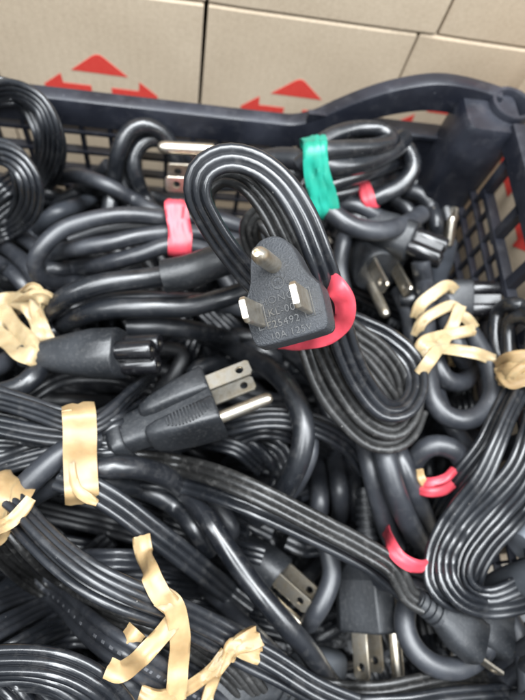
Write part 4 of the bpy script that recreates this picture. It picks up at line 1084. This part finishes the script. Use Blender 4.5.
# cords buried in the pile
deep = []
rg = np.random.default_rng(21)
for k in range(112):
    cx, cy = rg.uniform(-95, 118), rg.uniform(-60, 168)
    if k > 88: cx, cy = rg.uniform(50, 116), rg.uniform(-45, 95)
    ok = M.T @ (np.array([cx, cy, -20.0]) - CAMP); qx, qy = 262.5 + FPX * ok[0] / -ok[2], 350 - FPX * ok[1] / -ok[2]
    z = rg.uniform(-86, -30 - 1.6 * drop(qx, qy)); ang = rg.uniform(0, math.pi); Lh = rg.uniform(34, 60); wd = rg.uniform(9, 20)
    t = cord('black power cord buried low in the pile, showing only in the dark gaps', group='power cords buried in the pile')
    kind = 'r' if rg.random() < .5 else 'f'; mt = ('satin', 'deep', 'matte')[int(rg.integers(3))]
    d = np.array([math.cos(ang), math.sin(ang)]); nn = np.array([-d[1], d[0]])
    for j in range(3):
        o = (j - 1) * rg.uniform(5, 8); w2_ = wd - abs(o) * .4
        q = []
        for a, b, dz in ((-1.0, -.7, -2), (-.4, -.9, 0), (.4, -.8, 1), (.85, -.5, 2), (1, 0, 2), (.85, .5, 2), (.4, .9, 1), (-.4, .8, 0), (-1.0, .6, -3)):
            p = np.array([cx, cy]) + d * a * (Lh + o) + nn * (b * w2_ + o)
            p[0] = np.clip(p[0], XL + 8, XC - 5); p[1] = np.clip(p[1], YF + 8, YB - 5)
            q.append((*p, max(-96, z + dz * 2 + j * 3 + rg.uniform(-2, 2))))
        strand3(t, q, kind, 3.3 if kind == 'r' else 1.45, rg.uniform(-40, 40), mt, 0.0 if False else 1.0, 2.6, 3)
    deep.append(t)

settle(60)
build_surface()
build_things()

# ------------------------------------------------------------------ rubber bands
def strips(label, mat, tl):
    m = MB()
    for i, a in enumerate(tl):
        r = tail_mb(*a[:2], *a[2:], seed=int(abs(a[0][0][0])) + i); m.add(r.v, r.f)
    return finish_band(m, label, mat, 'rubber bands round the cords')
strips('bright pink rubber band behind the flat shield shaped plug', 'pink', [
    ([(326, 278, -6), (337, 288, .6), (345, 303, 1.0), (343, 321, 1.0), (327, 335, 1.0), (300, 341, .8), (280, 340, -5)], 5.6, 1.4, .3, 12)])
band('pink rubber band over the long bight of cords, left of the middle', 'pink', (178, 202), (180, 254), 6.5, [pk], seed=4, turns=2, spread=2.2, fold=.5)
band('teal green rubber band round the thick cords at the back', 'teal', (314, 144), (324, 204), 6.5, [gb], seed=5, turns=2, spread=2.5, fold=.6)
band('narrow red band on the cord just right of the teal band', 'pink', (361, 178), (371, 204), 5.0, [gb], seed=6, fold=.4)
strips('red band curving under the two thick cords, above the hanging plug', 'pink', [([(386, 530, -7), (391, 545, -.5), (399, 557, 0.6), (409, 564, 0.6), (420, 567, -.5), (432, 564, -7)], 4.4, 1.0, .3, 15)])
strips('tiny tan scrap of band beside the doubled pink band', 'tan', [([(419, 470, -1.5), (421, 478, 0.5), (426, 486, -1.5)], 3.0, 1.2, .2, 0)])
strips('crumpled pale tan band knotted round the cords and connector at the left edge', 'pale', [
    ([(-14, 322, -2), (-4, 304, .6), (12, 300, .8), (26, 304, .8), (36, 316, .8), (42, 336, .6), (44, 352, -3)], 6.0, 1.1, .7, 0),
    ([(-14, 352, -1), (0, 318, .8), (14, 308, 1.2), (30, 300, 1.2), (42, 298, .6), (50, 302, -3)], 6.0, 1.1, .8, 10),
    ([(-10, 330, .4), (6, 340, .8), (20, 352, .8), (32, 356, .4), (40, 360, -3)], 6.5, 1.1, .7, -10),
    ([(4, 312, .8), (14, 326, 1.0), (26, 340, 1.0), (34, 354, .6)], 6.5, 1.1, .9, 14),
    ([(18, 300, 1.4), (26, 292, 2.6, .9), (34, 290, 2.8, 1.2), (38, 298, 2.2, 1.2), (36, 308, 1.6), (42, 326, 1.4), (52, 346, 1.0, .9), (60, 362, .6, .6)], 4.6, 1.2, .7, 10)])
strips('wide tan band strapped straight across the flat cords, left of the grip plug', 'tan', [
    ([(78, 405, -5), (79, 412, .6), (80, 430, .8), (80, 455, .8), (81, 478, .8), (82, 494, .4), (82, 502, -5)], 9.4, 1.1, .25, 0),
    ([(67, 410, .8), (70, 440, 1.5), (71, 468, 1.5), (76, 488, 1.4), (88, 498, 1.2), (97, 503, .6, .6)], 3.0, 1.0, .25, 14)])
band('tan band twisted round dark flat cords at the left edge, below the wide band', 'tan', (16, 478), (-8, 528), 7.0, [v1, gp], seed=13, turns=2, spread=3.0, tilt=1.2, fold=.7, tails=[([(-8, 530, .6), (10, 522, .8), (24, 508, .8), (31, 498, .8, .8)], 3.6, 1.0, .5, 0)])
strips('forked tan strip of band hanging across the flat cords, lower left', 'tan', [
    ([(141, 536, 0.7), (143, 548, 1.7), (148, 566, 1.7), (154, 582, 1.7), (163, 598, 1.7), (172, 606, 0.7)], 5.4, 1.0, .4, 15),
    ([(160, 596, 0.7), (172, 604, 1.7), (178, 622, 1.7), (180, 645, 1.7), (178, 668, 1.7), (176, 700, 0.7)], 5.6, 1.0, .4, -10),
    ([(177, 616, 0.7), (166, 630, 1.7), (150, 648, 1.7), (134, 664, 1.7), (120, 672, 1.7), (108, 668, 0.7)], 4.8, 1.0, .4, 12)])
strips('small doubled pink band inside the charcoal arch, right of the middle', 'pink', [
    ([(454, 470, -1.5), (446, 478, 0.5), (432, 482, 0.5), (420, 482, -1.5)], 3.0, 1.8, .3, 10),
    ([(452, 484, -1.5), (444, 490, 0.5), (430, 492, 0.5), (420, 490, -1.5)], 3.4, 1.8, .3, -10)])
strips('small square tan fold of band poking out left of the forked strip', 'tan', [([(126, 630, -1.5), (132, 636, 0.5), (139, 642, -1.5)], 4.2, 1.2, .2, 10)])
strips('tan band ending in a fat knot over the ribbed neck, bottom left of middle', 'tan', [
    ([(140, 692, 0.3), (158, 697, 0.5), (180, 692, 0.5), (200, 680, 0.5), (214, 668, 0.5), (226, 652, 0.3)], 3.6, 1.4, .5, 0),
    ([(204, 712, 0.3), (208, 694, 0.5), (216, 674, 0.5), (228, 654, 0.3)], 3.6, 1.4, .5, 25),
    ([(214, 674, 0.3), (224, 660, 0.5), (234, 648, 1.8, 1.1), (246, 641, 1.6, 1.5), (257, 636, 0.3, 1.7)], 4.0, 1.8, .9, -10),
    ([(228, 660, 0.3), (233, 646, 1.8, 1.1), (246, 650, 1.2, 1.3), (259, 655, 0.3, 1.2)], 4.0, 1.8, .9, 10)])
strips('pale tan band laced criss cross over the oval charcoal loop at right', 'pale', [
    ([(416, 318, -1.5), (420, 306, 0.5), (432, 295, 0.5), (448, 286, 0.5), (454, 290, -1.5)], 4.6, 1.3, .4, 5),
    ([(416, 336, -1.5), (422, 322, 0.5), (436, 312, 0.5), (452, 306, 0.5), (460, 312, -1.5)], 4.0, 1.3, .4, -5),
    ([(418, 352, -1.5), (424, 342, 0.5), (442, 336, 0.5), (462, 332, 0.5), (474, 330, -1.5)], 4.2, 1.3, .4, 0),
    ([(474, 328, -1.5), (466, 318, 0.5), (454, 312, 0.5), (446, 304, -1.5)], 4.0, 1.3, .4, 5),
    ([(420, 374, -1.5), (430, 360, 0.5), (444, 340, 0.5), (454, 322, 0.5), (460, 306, -1.5)], 4.2, 1.3, .4, 8),
    ([(418, 352, -1.5), (434, 348, 0.5), (456, 350, 0.5), (478, 354, 0.5), (494, 360, -1.5)], 4.2, 1.3, .4, -6)])
strips('tan band gathered round the thin cords at the right edge', 'tan', [
    ([(499, 366, -2), (506, 360, .6), (518, 357, .8), (532, 357, .8), (548, 360, -2)], 4.6, 1.3, .5, 6),
    ([(498, 374, -2), (506, 371, 1.2), (518, 368, 1.4), (532, 367, 1.2), (548, 372, -2)], 5.0, 1.3, .6, -6),
    ([(500, 366, -1), (504, 376, 1), (512, 383, 1.2), (524, 380, 1.2), (548, 382, -2)], 4.2, 1.3, .6, 10),
    ([(502, 384, -1), (508, 380, 1.6), (516, 372, 2), (530, 362, 1.5), (548, 352, -1)], 3.4, 1.3, .5, 0)])
